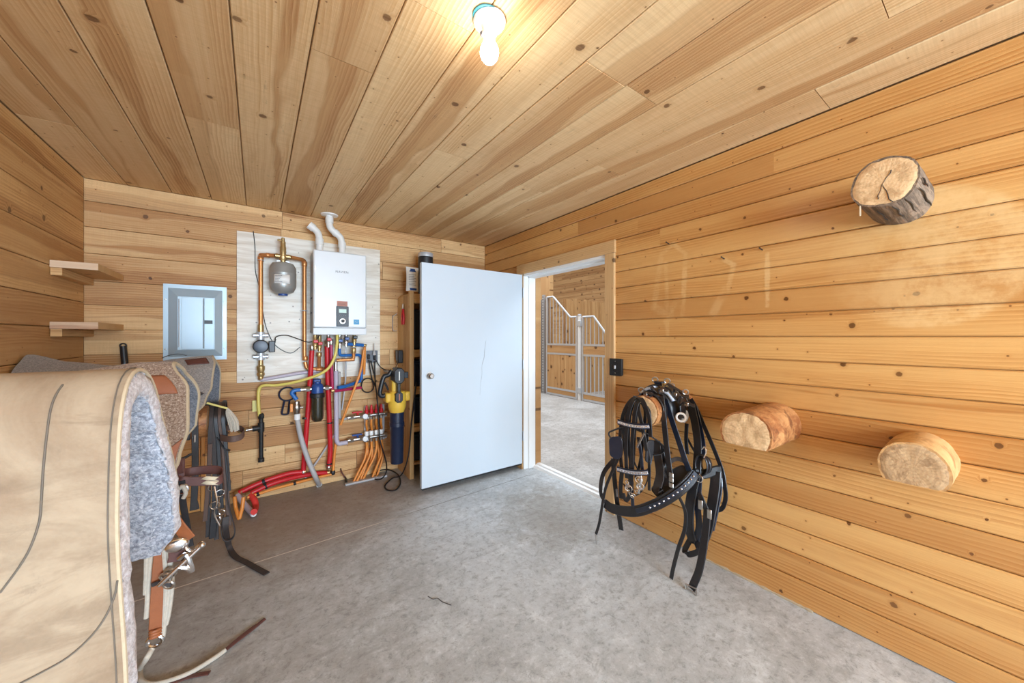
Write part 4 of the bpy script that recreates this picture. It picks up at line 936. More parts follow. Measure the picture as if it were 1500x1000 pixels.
# lilac drain stack and the pipes right of it
ls = pipe('drain_pipe', 'pale lilac vertical pipe from the heater to the lower manifold arm', 'pipe', [Q(492, 543, .1), Q(492.5, 580, .09), Q(493, 645, .08), Q(496, 650, .08), Q(509, 647.5, .08)], .0205, M['lilac'], rad=.03)
ls2 = pipe('drain_pipe', 'slimmer white vertical pipe just right of the lilac one', 'pipe', [Q(497, 545, .08), Q(497.5, 560, .06), Q(497.5, 612, .06), Q(504, 613.5, .06), Q(509, 612.5, .07)], .0125, M['greyhose'], rad=.03)
cs = tag(MB().tube(fillet([Q(492, 530, .1), Q(492, 543, .1)], .02), .014, 10).build('copper_stub', M['nickel']), 'short metal stub above the lilac pipe', 'pipe')
pipe('conduit', 'thin grey steel conduit hanging straight below the heater', 'conduit', [Q(506.5, 490, .15), Q(506.8, 545, .09), Q(505, 570, .05), Q(501, 600, .03)], .0075, M['steel'], rad=.2)
cc1 = pipe('copper_pipe', 'horizontal copper pipe turning up to the heater right of the gas line', 'copper pipe', [Q(493, 527.5, .13), Q(516, 526.5, .13), Q(518, 524, .13), Q(518, 512, .14)], .0155, M['copper'], rad=.02)
fit(cc1, Q(516.8, 526, .13), .019, .03, (1, 0, 0)); 
for k, (yy, hgt, rr_) in enumerate(((513, .05, .022), (505, .04, .027), (498, .05, .018))): fit(cc1, Q(518, yy, .14), rr_, hgt, (0, 0, 1), 'brass')
bl1 = pipe('blue_pipe', 'upper level blue pipe under the heater, ending in a brass tip', 'pex pipe', [Q(507, 503.5, .17), Q(515, 504, .16), Q(532, 505.5, .13)], .0165, M['bluepex'], rad=.2); fit(bl1, Q(534.5, 505.7, .13), .012, .03, (1, 0, 0), 'brass')
bl2 = pipe('blue_pipe', 'lower level blue pipe dropping from the heater cold valve', 'pex pipe', [Q(497.5, 500, .16), Q(497.5, 519, .15), Q(500, 520.5, .14), Q(512, 520, .12), Q(526.5, 519.5, .08), Q(529, 523, .07), Q(529.5, 556, .05)], .0135, M['bluepex'], rad=.02)
bl3 = pipe('blue_pipe', 'slanting blue pipe rising right from the filter to the wall corner', 'pex pipe', [Q(495, 567.5, .175), Q(505, 566, .155), Q(517, 562, .075), Q(528, 557.5, .05)], .0165, M['bluepex'], rad=.2)
# brass and red valves right under the heater
valves = [(461.5, 500, .17, 'brass', 'red', 'brass shut-off valve with a red lever, first from the left under the heater'), (468, 503, .15, 'brass', 'red', 'brass valve over the copper tee, second from the left under the heater'),
          (481, 497, .18, 'nickel', 'red', 'steel valve with a red handle above the right red riser'), (497.5, 499, .17, 'nickel', 'blue', 'steel valve with a blue handle above the blue drop pipe'), (507, 496, .18, 'nickel', 'blue', 'steel valve with a blue handle beside the conduit'), (519, 494, .17, 'brass', 'black', 'brass relief valve with a black cap at the heater right corner')]
for vx, vy, vo, mt, hm_, lab in valves:
    p_ = Q(vx, vy, vo); vt = thing('shut_off_valve', lab, 'valve', p_, 'valves under the water heater')
    top_ = min(hz0-.002, p_.z+.08)
    m = MB(); m.lathe([(.014, -.07), (.014, -.045), (.021, -.04), (.021, -.015), (.017, -.01), (.024, 0), (.017, .01), (.016, max(.02, top_-p_.z))], p_, n=12); m.cyl(p_, p_+Vector((0, -.035, 0)), .01, 8); m.build('body', M[mt], vt)
    MB().box(p_+Vector((-.016, -.045, -.012)), p_+Vector((.02, -.033, .014))).build('lever', M[hm_], vt, bevel=.004)
cp3 = pipe('copper_pipe', 'stubby vertical copper piece between the two left valves', 'copper pipe', [Q(467.5, 521, .14), Q(467.5, 537, .08)], .015, M['copper'])
fit(cp3, Q(467.5, 519, .14), .022, .04, (0, 0, 1), 'brass')
# ================================================================== MANIFOLD
om = .10
mf = thing('heating_manifold', 'steel underfloor heating manifold with red flow caps and white caps', 'manifold', Q(540, 640, om))
def MF(x, y, o=om): return B(x, y, o)
ua, ub = MF(509, 612.5), MF(566, 604); la, lb_ = MF(509, 647.5), MF(566, 634)
uz = lambda s: ua.lerp(ub, s); lz = lambda s: la.lerp(lb_, s)
ua.z = ub.z = (ua.z+ub.z)/2; la.z = lb_.z = (la.z+lb_.z)/2
m = MB(); m.cyl(ua, ub, .0195, 14); m.build('supply_bar', M['nickel'], mf)
m = MB(); m.cyl(la, lb_, .0195, 14); m.build('return_bar', M['nickel'], mf)
for s_, q_, mt in ((.25, uz, 'red'), (.25, lz, 'blue')):
    p_ = q_(s_); m = MB(); m.box(p_+Vector((-.05, -.012, .035)), p_+Vector((.04, .01, .05))); m.cyl(p_, p_+Vector((0, 0, .036)), .01, 8); m.build('valve_handle', M[mt], mf, bevel=.003)
    p_ = q_(.42); m = MB(); m.lathe([(.026, 0), (.026, .025), (.02, .028)], p_+Vector((0, -.015, 0)), (0, -1, 0), 18); m.build('gauge', M['steel'], mf); MB().cyl(p_+Vector((0, -.043, 0)), p_+Vector((0, -.0445, 0)), .022).build('gauge_face', M['white'], mf)
    for s2 in (.1, .33, .52, .97): p_ = q_(s2); MB().lathe([(.026, -.015), (.026, .015)], p_, (1, 0, 0), 6).build('hex_nut', M['nickel'], mf)
for s_ in (.5, .97):
    m = MB(); p_, q_ = uz(s_), lz(s_); m.box((p_.x-.012, YB-.03, q_.z-.06), (p_.x+.012, YB-.001, p_.z+.08)); m.box((p_.x-.01, YB-om-.015, p_.z-.028), (p_.x+.01, YB-.02, p_.z-.018)); m.box((q_.x-.01, YB-om-.015, q_.z-.028), (q_.x+.01, YB-.02, q_.z-.018)); m.build('bracket', M['steel'], mf)
tube_n = 0
for k, px in enumerate((537, 544, 551.5, 558.5)):
    p_ = MF(px, 600); s_ = (p_.x-ua.x)/(ub.x-ua.x); p_ = uz(s_)
    m = MB(); m.lathe([(.016, .015), (.018, .03), (.018, .05), (.012, .055), (.011, .085), (.006, .1), (0, .101)], p_, n=12); m.build('red_cap', M['red'], mf)
    MB().lathe([(.014, -.04), (.014, -.015)], p_, n=8).build('outlet', M['nickel'], mf)
    q_ = lz(s_); MB().lathe([(.018, .018), (.02, .022), (.02, .058), (.017, .062), (0, .063)], q_, n=16).build('white_cap', M['white'], mf)
    MB().lathe([(.015, -.042), (.015, -.015)], q_, n=8).build('outlet', M['nickel'], mf)
G2 = [((537, 0), (517, 707.5)), ((544, 0), (521.5, 707)), ((551.5, 0), (531, 703.5)), ((558.5, 0), (545, 700))]
for k, ((px, _), (bx, by)) in enumerate(G2):
    s_ = (MF(px, 600).x-ua.x)/(ub.x-ua.x); q_ = lz(s_)-Vector((.0, 0, .043)); e_ = G(bx, by, .0)
    pts = cr([q_, q_+Vector((0, 0, -.07)), q_.lerp(e_, .45)+Vector((.035, .0, 0)), q_.lerp(e_, .8)+Vector((.012, 0, 0)), e_], 6)
    pipe('floor_heating_tube', ['first', 'second', 'third', 'fourth'][k]+' orange tube from the left under the return bar, bending into the floor', 'pex tube', pts, .0105, M['orange'], 'orange floor heating tubes', raw=True)
G3 = [(537, 528.5, 704.3), (544, 533.5, 702.8), (551.5, 548.5, 699), (558.5, 553, 698.2)]
for k, (px, bx, by) in enumerate(G3):
    s_ = (MF(px, 600).x-ua.x)/(ub.x-ua.x); p_ = uz(s_)-Vector((0, 0, .041)); e_ = G(bx, by, 0); e_.y += .02
    p2 = lz(s_)+Vector((.016, .046, 0))
    pts = cr([p_, p_+Vector((0, .005, -.05)), p2+Vector((0, 0, .06)), p2-Vector((0, 0, .06)), p2.lerp(e_, .5)+Vector((.035, 0, -.02)), e_], 6)
    pipe('floor_heating_tube', ['first', 'second', 'third', 'fourth'][k]+' orange tube from the left under the red caps, passing behind the return bar', 'pex tube', pts, .0105, M['orange'], 'orange floor heating tubes', raw=True)
pipe('orange_pipe', 'orange tube slanting up from the manifold arm to the heater right corner', 'pex pipe', [Q(499, 622, .12), Q(503, 612, .125), Q(518, 572, .13), Q(529, 543, .12), Q(533, 512, .12)], .0115, M['orange'], rad=.3)
pipe('orange_pipe', 'pale orange tube hanging beside the outlet from the heater corner', 'pex pipe', [Q(534, 508, .11), Q(534, 530, .08), Q(533, 548, .05)], .0135, M['orange'], rad=.2)
sk = tag(MB().box(G(506, 712, 0), G(566, 694, .018)+Vector((0, .01, 0))).build('floor_sleeve', M['greyhose'], bevel=.004), 'pale grey strip on the floor where the orange tubes go in', 'floor strip')
bt = pipe('bent_tube', 'small dark bent tube poking up from the floor beside the orange tubes', 'tube', cr([G(508, 703, .0), G(504.5, 698, .05), G(500, 690, .1), G(498.5, 682, .13)], 5), .006, M['brownleather'], raw=True, n=8)
MB().box(G(505, 703, 0), G(509.5, 703, .05)+Vector((0, .03, 0))).build('clip', M['black'], bt, bevel=.004)
# ================================================================== OUTLET, CORDS, BLOWER, SHELF UNIT
def Q(x, y, o=.1): return B(x, y, o)
a, b = Q(536, 531, 0), Q(552.5, 513, 0)
ow = thing('power_outlet', 'grey outlet plate with plugs, right of the heater pipes', 'outlet', ((a.x+b.x)/2, YB-.01, a.z))
MB().box((a.x, YB-.022, a.z), (b.x, YB-.001, b.z)).build('plate', M['greyink'], ow, bevel=.004)
for q_ in ((540, 523), (549, 524)): MB().box(Q(q_[0]-2.5, q_[1]+3, .022), Q(q_[0]+2.5, q_[1]-4, .06)).build('plug', M['rubber'], ow, bevel=.006)
MB().lathe([(.017, 0), (.012, .03), (.005, .05), (.003, .12)], Q(548, 520, .045), (0, 0, 1), 10).build('night_plug', M['greyhose'], ow)
pipe('power_cable', 'black cord looped in a ring below the outlet', 'cord', cr([Q(540.5, 527, .06), Q(542, 540, .06), Q(545, 555, .05), Q(547, 565, .05), Q(545.5, 571, .04), Q(540, 574.5, .04), Q(533, 573, .04), Q(529.5, 566, .04), Q(532, 557, .04), Q(539, 554, .04), Q(546, 557, .035), Q(550, 566, .03), Q(549, 552, .05), Q(546, 540, .05), Q(543.5, 528, .06)], 5), .006, M['rubber'], raw=True, n=8)
pipe('power_cable', 'long black cord falling past the manifold to a loop on the floor', 'cord', cr([Q(549, 529, .06), Q(549.5, 555, .06), Q(552, 580, .14), Q(554, 600, .16), Q(556, 640, .17), Q(561, 660, .17), Q(565.5, 676, .16), G(566, 690, .12), G(560, 700, .03), G(551, 702, .008), G(547.5, 697, .012), G(555, 689.5, .02), G(570, 688, .02), G(583, 695, .01), G(586.5, 707, .008), G(580, 717, .008), G(568, 717.5, .008), G(564, 711, .008), G(575, 700, .012), Vector((1.13, 3.42, .06)), Vector((1.17, 3.345, .25)), Vector((1.205, 3.355, .55)), Vector((1.24, 3.368, .8)), Vector((1.26, 3.372, .95))], 5), .0065, M['rubber'], raw=True, n=8)
pipe('charger_cable', 'thin black cord arcing from the outlet to the yellow blower', 'cord', cr([Q(550.5, 527, .06), Q(557, 537, .07), Q(566, 542, .08), Q(574, 541, .12)], 6), .005, M['rubber'], raw=True, n=6)

# shelf unit of studs behind the open door
SXX, SYY = 1.205, 3.40
su = thing('shelf_unit', 'open stud-framed shelf unit on the back wall, partly behind the open door', 'shelf unit', (1.6, 3.6, 0))
m = MB(); m.board((SXX+.018, SYY+.04, 0), (0, 0, 1), (0, 1, 0), (-1, 0, 0), 1.80, .17, .018, .002); m.board((SXX+.018, SYY+.212, 0), (0, 0, 1), (0, 1, 0), (-1, 0, 0), 1.80, YB-SYY-.213, .018, .002); m.build('side_panel', M['studwood'], su)
m = MB(); m.board((SXX, SYY+.04, 0), (0, 0, 1), (1, 0, 0), (0, -1, 0), 1.84, .042, .038, .002); m.build('stud', M['studwood'], su)
m = MB(); m.board((SXX+.044, SYY+.04, 1.72), (1, 0, 0), (0, 0, 1), (0, -1, 0), .95, .09, .038, .002); m.build('top_rail', M['studwood'], su)
m = MB(); m.board((2.20, SYY+.04, 0), (0, 0, 1), (1, 0, 0), (0, -1, 0), 1.84, .042, .038, .002); m.build('stud', M['studwood'], su)
for zz in (.12, .50, .87, 1.24, 1.80):
    m = MB(); m.board((SXX+.02, SYY+.042, zz), (1, 0, 0), (0, 1, 0), (0, 0, 1), 1.03, YB-SYY-.045, .02, .002); m.build('shelf', M['studwood'], su)
for zz in (.50, .87, 1.24): 
    m = MB(); m.board((SXX+.044, SYY+.04, zz-.05), (1, 0, 0), (0, 0, 1), (0, -1, 0), .95, .05, .02, .002); m.build('shelf_edge', M['studwood'], su)
for k, (zz, hh_, mt, lab) in enumerate(((.142, .27, 'rubber', 'black bin on the bottom shelf behind the open door'), (.522, .26, 'darkblue', 'dark blue crate on the second shelf behind the open door'), (.892, .26, 'darkblue', 'dark blue box on the third shelf behind the open door'), (1.262, .40, 'black', 'tall black case on the top shelf behind the open door'))):
    bn = thing('storage_bin', lab, 'storage bin', (1.36, 3.6, zz), 'bins on the stud shelves')
    x0_, x1_, y0_, y1_ = SXX+.06, SXX+.36, SYY+.07, YB-.05
    m = MB(); m.prism([(x0_+.01, y0_+.01, zz), (x1_-.01, y0_+.01, zz), (x1_-.01, y1_-.01, zz), (x0_+.01, y1_-.01, zz)], (0, 0, 0), (0, 0, hh_-.03)); m.build('body', M[mt], bn, bevel=.01)
    MB().box((x0_, y0_, zz+hh_-.03), (x1_, y1_, zz+hh_)).build('lid', M[mt], bn, bevel=.006)
p0 = AY(623.5, 385, 3.52); cz0 = 1.8205
cn = thing('canister', 'black canister with a silver lid on top of the shelf unit, above the door', 'canister', (p0.x, 3.52, cz0))
tz = AY(624, 377, 3.52).z; rr_ = (AY(634, 380, 3.52).x-AY(613.5, 380, 3.52).x)/2
MB().lathe([(rr_*.96, 0), (rr_, .01), (rr_, tz-cz0-.02), (rr_*.98, tz-cz0)], (p0.x, 3.52, cz0), n=32).build('body', M['black'], cn)
MB().lathe([(rr_*1.02, 0), (rr_*1.02, .035), (rr_*.95, .042), (0, .043)], (p0.x, 3.52, tz), n=32).build('lid', M['steel'], cn)
# wipes pouch on the left front of the unit
wy = 3.47; a, b = AY(581, 424, wy), AY(600, 391, wy); wz = 1.842
wp = thing('supply_pouch', 'white printed pouch with blue bands standing on top of the stud shelf unit', 'pouch', ((a.x+b.x)/2, wy, wz))
xc, wx = SXX+.05, (b.x-a.x)/2; hp = b.z-wz
rows = []
for j in range(9):
    s = j/8; th = .035*math.sin(PI*min(1, s*.93+.1))**.6+.002
    rows.append([(xc+(wx*(1-.06*math.sin(PI*s)))*math.cos(q2*PI/8), wy+th*math.sin(q2*PI/8), wz+hp*s) for q2 in range(16)])
m = MB(); n = 16; m.add([p for r in rows for p in r], [(i*n+k, i*n+(k+1) % n, (i+1)*n+(k+1) % n, (i+1)*n+k) for i in range(8) for k in range(n)]+[tuple(range(n)), tuple(range(8*n, 9*n))])
m.build('bag', M['paperlabel'], wp)
def yfr(s): return wy-(.035*math.sin(PI*min(1, s*.93+.1))**.6+.002)-.0015
for s0, s1, nm in ((.80, .93, 'blue_band'), (.03, .12, 'blue_band')):
    rows = [[(xc+wx*t_*.86, yfr(s)+.018*t_*t_, wz+hp*s) for t_ in [-1+.2*k for k in range(11)]] for s in [s0+(s1-s0)*k/4 for k in range(5)]]
    MB().grid(rows).build(nm, M['blue'], wp, solid=.001, offset=0)
for k in range(7):
    s = .24+.07*k; rows = [[(xc+wx*t_*.7, yfr(s)+.014*t_*t_-.001, wz+hp*(s+ds)) for t_ in [-1+.2*j for j in range(9-(k*2) % 4)]] for ds in (0, .018)]
    MB().grid(rows).build('print_line', M['greyink'], wp, solid=.0006, offset=0)
# pliers on the side panel
def SP(y, z, o=0): return Vector((SXX-o, y, z))
pl_ = thing('pliers', 'red-handled pliers hung on the side of the shelf unit', 'pliers', SP(3.55, 1.45, .01))
p = AX(592, 452, SXX); 
y_, z_ = p.y, p.z
m = MB(); m.tube([SP(y_, z_+.05, .012), SP(y_, z_, .012)], .011, 8, scale=[.5, 1.2]); m.build('jaws', M['nickel'], pl_)
for s in (-1, 1): MB().tube(cr([SP(y_, z_, .012), SP(y_+s*.02, z_-.05, .012), SP(y_+s*.028, z_-.1, .012), SP(y_+s*.022, z_-.16, .012)], 4), .009, 8).build('handle', M['red'], pl_)
# black wedge on the side panel
p = AX(588, 521, SXX); wd = thing('charger', 'black wedge-shaped charger on the side of the shelf unit above the blower', 'charger', SP(p.y, p.z-.07, .03))
m = MB(); m.prism([(0, p.y-.06, p.z+.06), (0, p.y+.06, p.z+.06), (0, p.y+.045, p.z-.03), (0, p.y+.0, p.z-.075), (0, p.y-.06, p.z-.07)], (SXX-.001, 0, 0), (SXX-.05, 0, 0)); m.build('body', M['black'], wd, bevel=.008)
MB().box((SXX-.055, p.y-.02, p.z-.05), (SXX-.049, p.y+.0, p.z+.05)).build('ridge', M['greyink'], wd, bevel=.002)
pipe('charger_cable', 'short thin cord from the black charger down to the blower', 'cord', cr([SP(p.y+.02, p.z-.075, .03), SP(p.y+.06, p.z-.12, .04), SP(p.y+.08, p.z-.17, .05)], 5), .004, M['rubber'], raw=True, n=6)
# ---------------- the yellow blower hung nozzle down
by = 3.36; o_b = YB-by
def D(x, y, o=o_b): return B(x, y, o)
lb = thing('leaf_blower', 'yellow and black leaf blower hung nozzle-down beside the manifold', 'leaf blower', D(581, 678))
c = D(580, 612); tw = (D(592, 640).x-D(571, 640).x)/2
zb0, zb1 = D(581, 677.5).z, D(581, 603).z; tx_ = D(581.5, 640).x
m = MB(); m.lathe([(tw*.82, 0), (tw*.86, .01), (tw*.94, (zb1-zb0)*.72), (tw*1.0, (zb1-zb0)*.73), (tw*1.0, (zb1-zb0)*.80), (tw*.93, (zb1-zb0)*.81), (tw*.95, zb1-zb0)], (tx_, by, zb0), n=28); m.build('nozzle', M['darkblue'], lb)
MB().cyl((tx_, by, zb0-.001), (tx_, by, zb0+.001), tw*.74).build('mouth', M['rubber'], lb)
z1_, z2_ = D(581, 603).z, D(581, 572).z; hw = (D(598, 585).x-D(562, 585).x)/2
m = MB(); m.lathe([(tw*.95, 0), (hw*.62, .02), (hw*.70, .05), (hw*.72, .09), (hw*.74, (z2_-z1_)*.8), (hw*.6, (z2_-z1_)*.98), (0, z2_-z1_)], (tx_, by, z1_), n=28); m.build('fan_housing', M['yellow'], lb)
for s, w0 in ((-1, .62), (1, .66)):
    m = MB(); xm = tx_+s*hw*.78; m.box((xm-hw*.22, by-.05, z1_+.10), (xm+hw*.22, by+.06, z2_-.01)); m.build('side_guard', M['yellow'], lb, bevel=.014)
m = MB(); zt_ = D(581, 540).z; m.box((tx_-.055, by-.035, z2_-.03), (tx_+.03, by+.08, zt_)); m.build('motor_housing', M['yellow'], lb, bevel=.015)
# black centre spine and battery in front
yb_ = by-hw*.74-.015
m = MB(); zz0, zz1 = D(586, 591, o_b+.1).z, D(586, 574, o_b+.1).z
def octo(x0, x1, z0, z1, c_): return [(x0+c_, 0, z0), (x1-c_, 0, z0), (x1, 0, z0+c_), (x1, 0, z1-c_), (x1-c_, 0, z1), (x0+c_, 0, z1), (x0, 0, z1-c_), (x0, 0, z0+c_)]
xs0, xs1 = D(577.5, 560, o_b+.1).x, D(592.5, 560, o_b+.1).x
m.prism(octo(xs0+.012, xs1-.012, D(585, 590, o_b+.1).z, D(585, 574, o_b+.1).z, .02), (0, yb_, 0), (0, yb_+.05, 0)); m.build('lower_cover', M['black'], lb, bevel=.005)
m = MB(); m.box((xs0+.032, yb_+.005, D(585, 576, o_b+.1).z), (xs1-.032, yb_+.06, D(585, 560, o_b+.1).z)); m.build('spine', M['black'], lb, bevel=.006)
m = MB(); m.prism(octo(xs0, xs1, D(585, 562, o_b+.1).z, D(585, 539, o_b+.1).z, .028), (0, yb_-.005, 0), (0, yb_+.12, 0)); m.build('battery', M['black'], lb, bevel=.006)
MB().box((xs0+.04, yb_-.007, D(585, 557, o_b+.1).z), (xs1-.045, yb_-.004, D(585, 544, o_b+.1).z)).build('battery_label', M['paperlabel'], lb)
MB().box((xs0+.042, yb_-.002, D(585, 586.5, o_b+.1).z), (xs1-.042, yb_+.001, D(585, 577, o_b+.1).z)).build('lower_label', M['stickercopper'], lb)
MB().box((xs1-.01, yb_+.02, D(595, 554, o_b+.1).z), (xs1+.045, yb_+.09, D(595, 545, o_b+.1).z)).build('battery_release', M['black'], lb, bevel=.005)
h_ = [D(574, 542), D(569, 549), D(563, 551), D(559.5, 560), D(557, 571), D(556.5, 577), D(560, 580), D(567, 578), D(573, 577)]
m = MB().tube(cr(h_, 5), .021, 10, scale=[.8]+[1]*(len(cr(h_, 5))-1)); m.build('handle', M['black'], lb)
m = MB(); m.tube(cr([D(563.5, 560), D(566.5, 566), D(568.5, 571)], 4), .01, 8); m.build('trigger', M['black'], lb)
MB().cyl((tx_, by+.075, zt_-.05), (tx_, YB-.001, zt_-.05), .012).build('hook', M['steel'], lb)
# filter spanner on the wall
fs = thing('filter_wrench', 'dark blue filter wrench ring hanging under the yellow gas line', 'wrench', Q(418, 607, .03))
c_ = Q(421, 577, .03); m = MB(); r_ = .062
m.tube([c_+Vector((r_*math.cos(a_), 0, r_*.95*math.sin(a_))) for a_ in [2*PI*k/28 for k in range(28)]], .007, 8, True); m.build('ring', M['darkblue'], fs)
hb = [c_+Vector((-.022, 0, -.058)), c_+Vector((-.04, 0, -.15)), c_+Vector((-.036, 0, -.175)), c_+Vector((0, 0, -.178)), c_+Vector((.008, 0, -.155)), c_+Vector((.016, 0, -.06))]
MB().tube(cr(hb, 5), .008, 8).build('handle', M['darkblue'], fs); MB().cyl(c_+Vector((0, 0, r_)), c_+Vector((0, .029, r_)), .004, 8).build('nail', M['nickel'], fs)
# wire hook right of the heater
pipe('wire_hook', 'bent wire hook on the planks right of the heater', 'hook', [Q(582, 459, .006), Q(575.5, 463, .012), Q(575, 480, .015), Q(577, 485, .03), Q(581, 484, .004)], .0032, M['greyhose'], rad=.01, n=6)
# handle of a tool against the back wall
a, b = AY(186, 530, 3.70), AY(180.5, 507, 3.735)
dr_ = (a-b).normalized(); foot = b+dr_*((b.z-.0)/-dr_.z); foot.y = 3.55
foot.x = b.x+.12
th = thing('tool_handle', 'silver tool handle with a black hanging cap, leaning on the back wall', 'tool', foot)
u_ = (b-foot).normalized(); MB().cyl(foot+u_*.003, b-u_*.12, .0155).build('shaft', M['steel'], th)
MB().cyl(b-u_*.13, b, .019).build('grip', M['black'], th); MB().ring(b+u_*.004, .016, .005, (0, 1, 0)).build('hanging_loop', M['black'], th)

# switch plate on the casing
a, b = R(893.5, 551, .021), R(911, 525, .021)
y0_, y1_ = min(a.y, b.y), max(a.y, b.y); z0_, z1_ = R(902, 550, .021).z, R(902, 525, .021).z
sw = thing('switch_plate', 'ornate dark metal switch plate beside the doorway', 'switch', (XR, (y0_+y1_)/2, z0_))
MB().box((XR-.027, y0_, z0_), (XR-.0211, y1_, z1_)).build('plate', M['blackiron'], sw, bevel=.002)
MB().box((XR-.0212, y0_+.004, z0_+.004), (XR-.0002, DY0-.0925, z1_-.004)).build('box', M['blackiron'], sw)
m = MB(); cy_, cz_ = (y0_+y1_)/2, (z0_+z1_)/2
for k in range(14):
    a_ = 2*PI*k/14; m.ring((XR-.028, cy_+.026*math.cos(a_), cz_+.038*math.sin(a_)), .008, .002, (1, 0, 0), 10)
m.build('scrollwork', M['blackiron'], sw)
MB().box((XR-.04, cy_-.005, cz_-.012), (XR-.026, cy_+.005, cz_+.014)).build('toggle', M['greyhose'], sw, bevel=.002)
for zz in (cz_-.045, cz_+.045): MB().ball((XR-.028, cy_, zz), .004, 8).build('screw', M['nickel'], sw)
# nails left in the wall above the pale marks
for px, py, lab in ((980, 357, 'bent dark nail above the ring-shaped pale marks on the pine wall, leftmost'), (1061, 379, 'dark nail above the short hook-shaped pale mark on the pine wall'), (1117, 366, 'dark nail above the single pale stripe on the pine wall')):
    p = R(px, py, 0); m = MB(); m.tube([p, p+Vector((-.02, .002, .004)), p+Vector((-.028, .004, .008))], .003, 8); m.ball(p+Vector((-.028, .004, .008)), .005, 8)
    tag(m.build('nail', M['blackiron']), lab, 'nail', 'nails on the pine wall')
# loose twig on the concrete
tag(MB().tube(cr([G(627, 873, .004), G(634, 877, .003), G(641, 876, .005), G(648, 881, .003), G(661, 886, .003)], 5), .0018, 6).build('twig', M['darkfibre']), 'thin dark twig lying on the bare concrete floor', 'twig')
# ================================================================== SADDLE PADS ON THE LEFT-WALL PEGS
def drape(prof, xl, xr, ns=40, nt=16, dz=None, yspread=None, wob=.004, seed=0):
    """sheet over a peg: prof = (Y, Z) from the near hem over the ridge to the far hem; xl(s), xr(s) its left and right edges"""
    pr = cr([(0, y, z) for y, z in prof], 8); n = len(pr); rows = []
    L = [0]
    for a, b in zip(pr[:-1], pr[1:]): L.append(L[-1]+(b-a).length)
    for i in range(ns+1):
        q = L[-1]*i/ns; k = max(j for j in range(n) if L[j] <= q+1e-9); k = min(k, n-2)
        p = pr[k].lerp(pr[k+1], (q-L[k])/max(1e-9, L[k+1]-L[k])); s = i/ns; row = []
        for j in range(nt+1):
            t = j/nt; x = xl(s)+(xr(s)-xl(s))*t; y, z = p.y, p.z
            if dz: z += dz(x, s)
            if yspread: y += yspread(x, s)
            w = noise.noise(Vector((x*5+seed, y*4, z*4)))*wob
            row.append(Vector((x, y+w, z+w*.5)))
        rows.append(row)
    return rows
def normals(rows):
    out = []
    for i, r in enumerate(rows):
        o = []
        for j, p in enumerate(r):
            a = rows[min(i+1, len(rows)-1)][j]-rows[max(i-1, 0)][j]; b = r[min(j+1, len(r)-1)]-r[max(j-1, 0)]
            o.append(a.cross(b).normalized())
        out.append(o)
    mid = out[len(out)//2][len(out[0])//2]
    sg = 1 if mid.z > 0 else -1
    return [[v*sg for v in o] for o in out]
def slab(rows, N, d0, d1, rough=0, seed=0):
    """closed slab between offsets d0 and d1 below the sheet"""
    A = [[p-n*d0 for p, n in zip(r, q)] for r, q in zip(rows, N)]
    Bq = [[p-n*(d1+(rough*noise.noise(p*55+Vector((seed, 0, 0))) if rough else 0)) for p, n in zip(r, q)] for r, q in zip(rows, N)]
    m = MB(); m.grid(A); m.grid(Bq); h, w = len(rows), len(rows[0]); o = h*w
    ed = [(i, 0) for i in range(h)]+[(h-1, j) for j in range(1, w)]+[(i, w-1) for i in range(h-2, -1, -1)]+[(0, j) for j in range(w-2, 0, -1)]
    ix = [i*w+j for i, j in ed]; n = len(ix)
    m.f += [(ix[k], ix[(k+1) % n], ix[(k+1) % n]+o, ix[k]+o) for k in range(n)]
    return m
def rim(rows, N, d, side=True):
    """edge line: right edge plus the two hems"""
    pts = [r[0]-n[0]*d for r, n in []]
    h = len(rows); e = [rows[0][j]-N[0][j]*d for j in range(len(rows[0]))]+[rows[i][-1]-N[i][-1]*d for i in range(1, h)]+[rows[-1][j]-N[-1][j]*d for j in range(len(rows[0])-2, -1, -1)]
    return e
def lerps(tab):
    def f(s):
        for (a, va), (b, vb) in zip(tab[:-1], tab[1:]):
            if s <= b: q = max(0, (s-a)/(b-a)); return va+(vb-va)*(q*q*(3-2*q))
        return tab[-1][1]
    return f
M['fleecedge'] = felt('pale_fleece_edge', srgb(150, 140, 138), srgb(206, 202, 204), 120, srgb(176, 158, 158))
# -- tan canvas pad in front
prof = [(.742, .76), (.738, .90), (.742, 1.08), (.757, 1.225), (.79, 1.30), (.845, 1.335), (.905, 1.322), (.965, 1.255), (1.02, 1.16), (1.075, 1.05), (1.115, .965), (1.13, .93)]
rows = drape(prof, lambda s: XL+.05, lerps([(0, -.205), (.10, -.155), (.35, -.166), (.5, -.168), (.66, -.157), (.85, -.1445), (.95, -.148), (1, -.175)]), 60, 26, wob=.004)
N = normals(rows)
p1 = thing('saddle_pad', 'large tan canvas saddle pad with thick grey fleece lining, in the foreground', 'saddle pad', (-.5, .9, .76), 'saddle pads on the left wall')
slab(rows, N, 0, .006).build('canvas_cover', M['canvas'], p1, smooth=60)
rf = []
for i in range(121):                          # denser sheet for the fleece
    q = i/2; k = min(int(q), len(rows)-2); f = q-k
    r0, r1 = rows[k], rows[k+1]; rr = [a.lerp(b, f) for a, b in zip(r0, r1)]; dens = []
    for j in range(len(rr)-1):
        for u in range(3): dens.append(rr[j].lerp(rr[j+1], u/3))
    dens.append(rr[-1]); rf.append(dens)
Nf = normals(rf)
fl = slab(rf, Nf, .0065, .046, .008, 3)
for i, v in enumerate(fl.v):
    if v.x > -.2: fl.v[i] = v+Vector((.006*noise.noise(v*90), .0, .003*noise.noise(v*80+Vector((7, 0, 0)))))
fl.build('fleece_lining', M['fleece'], p1, smooth=70)['label'] = 'grey fleece lining'
g_ = [[], []]
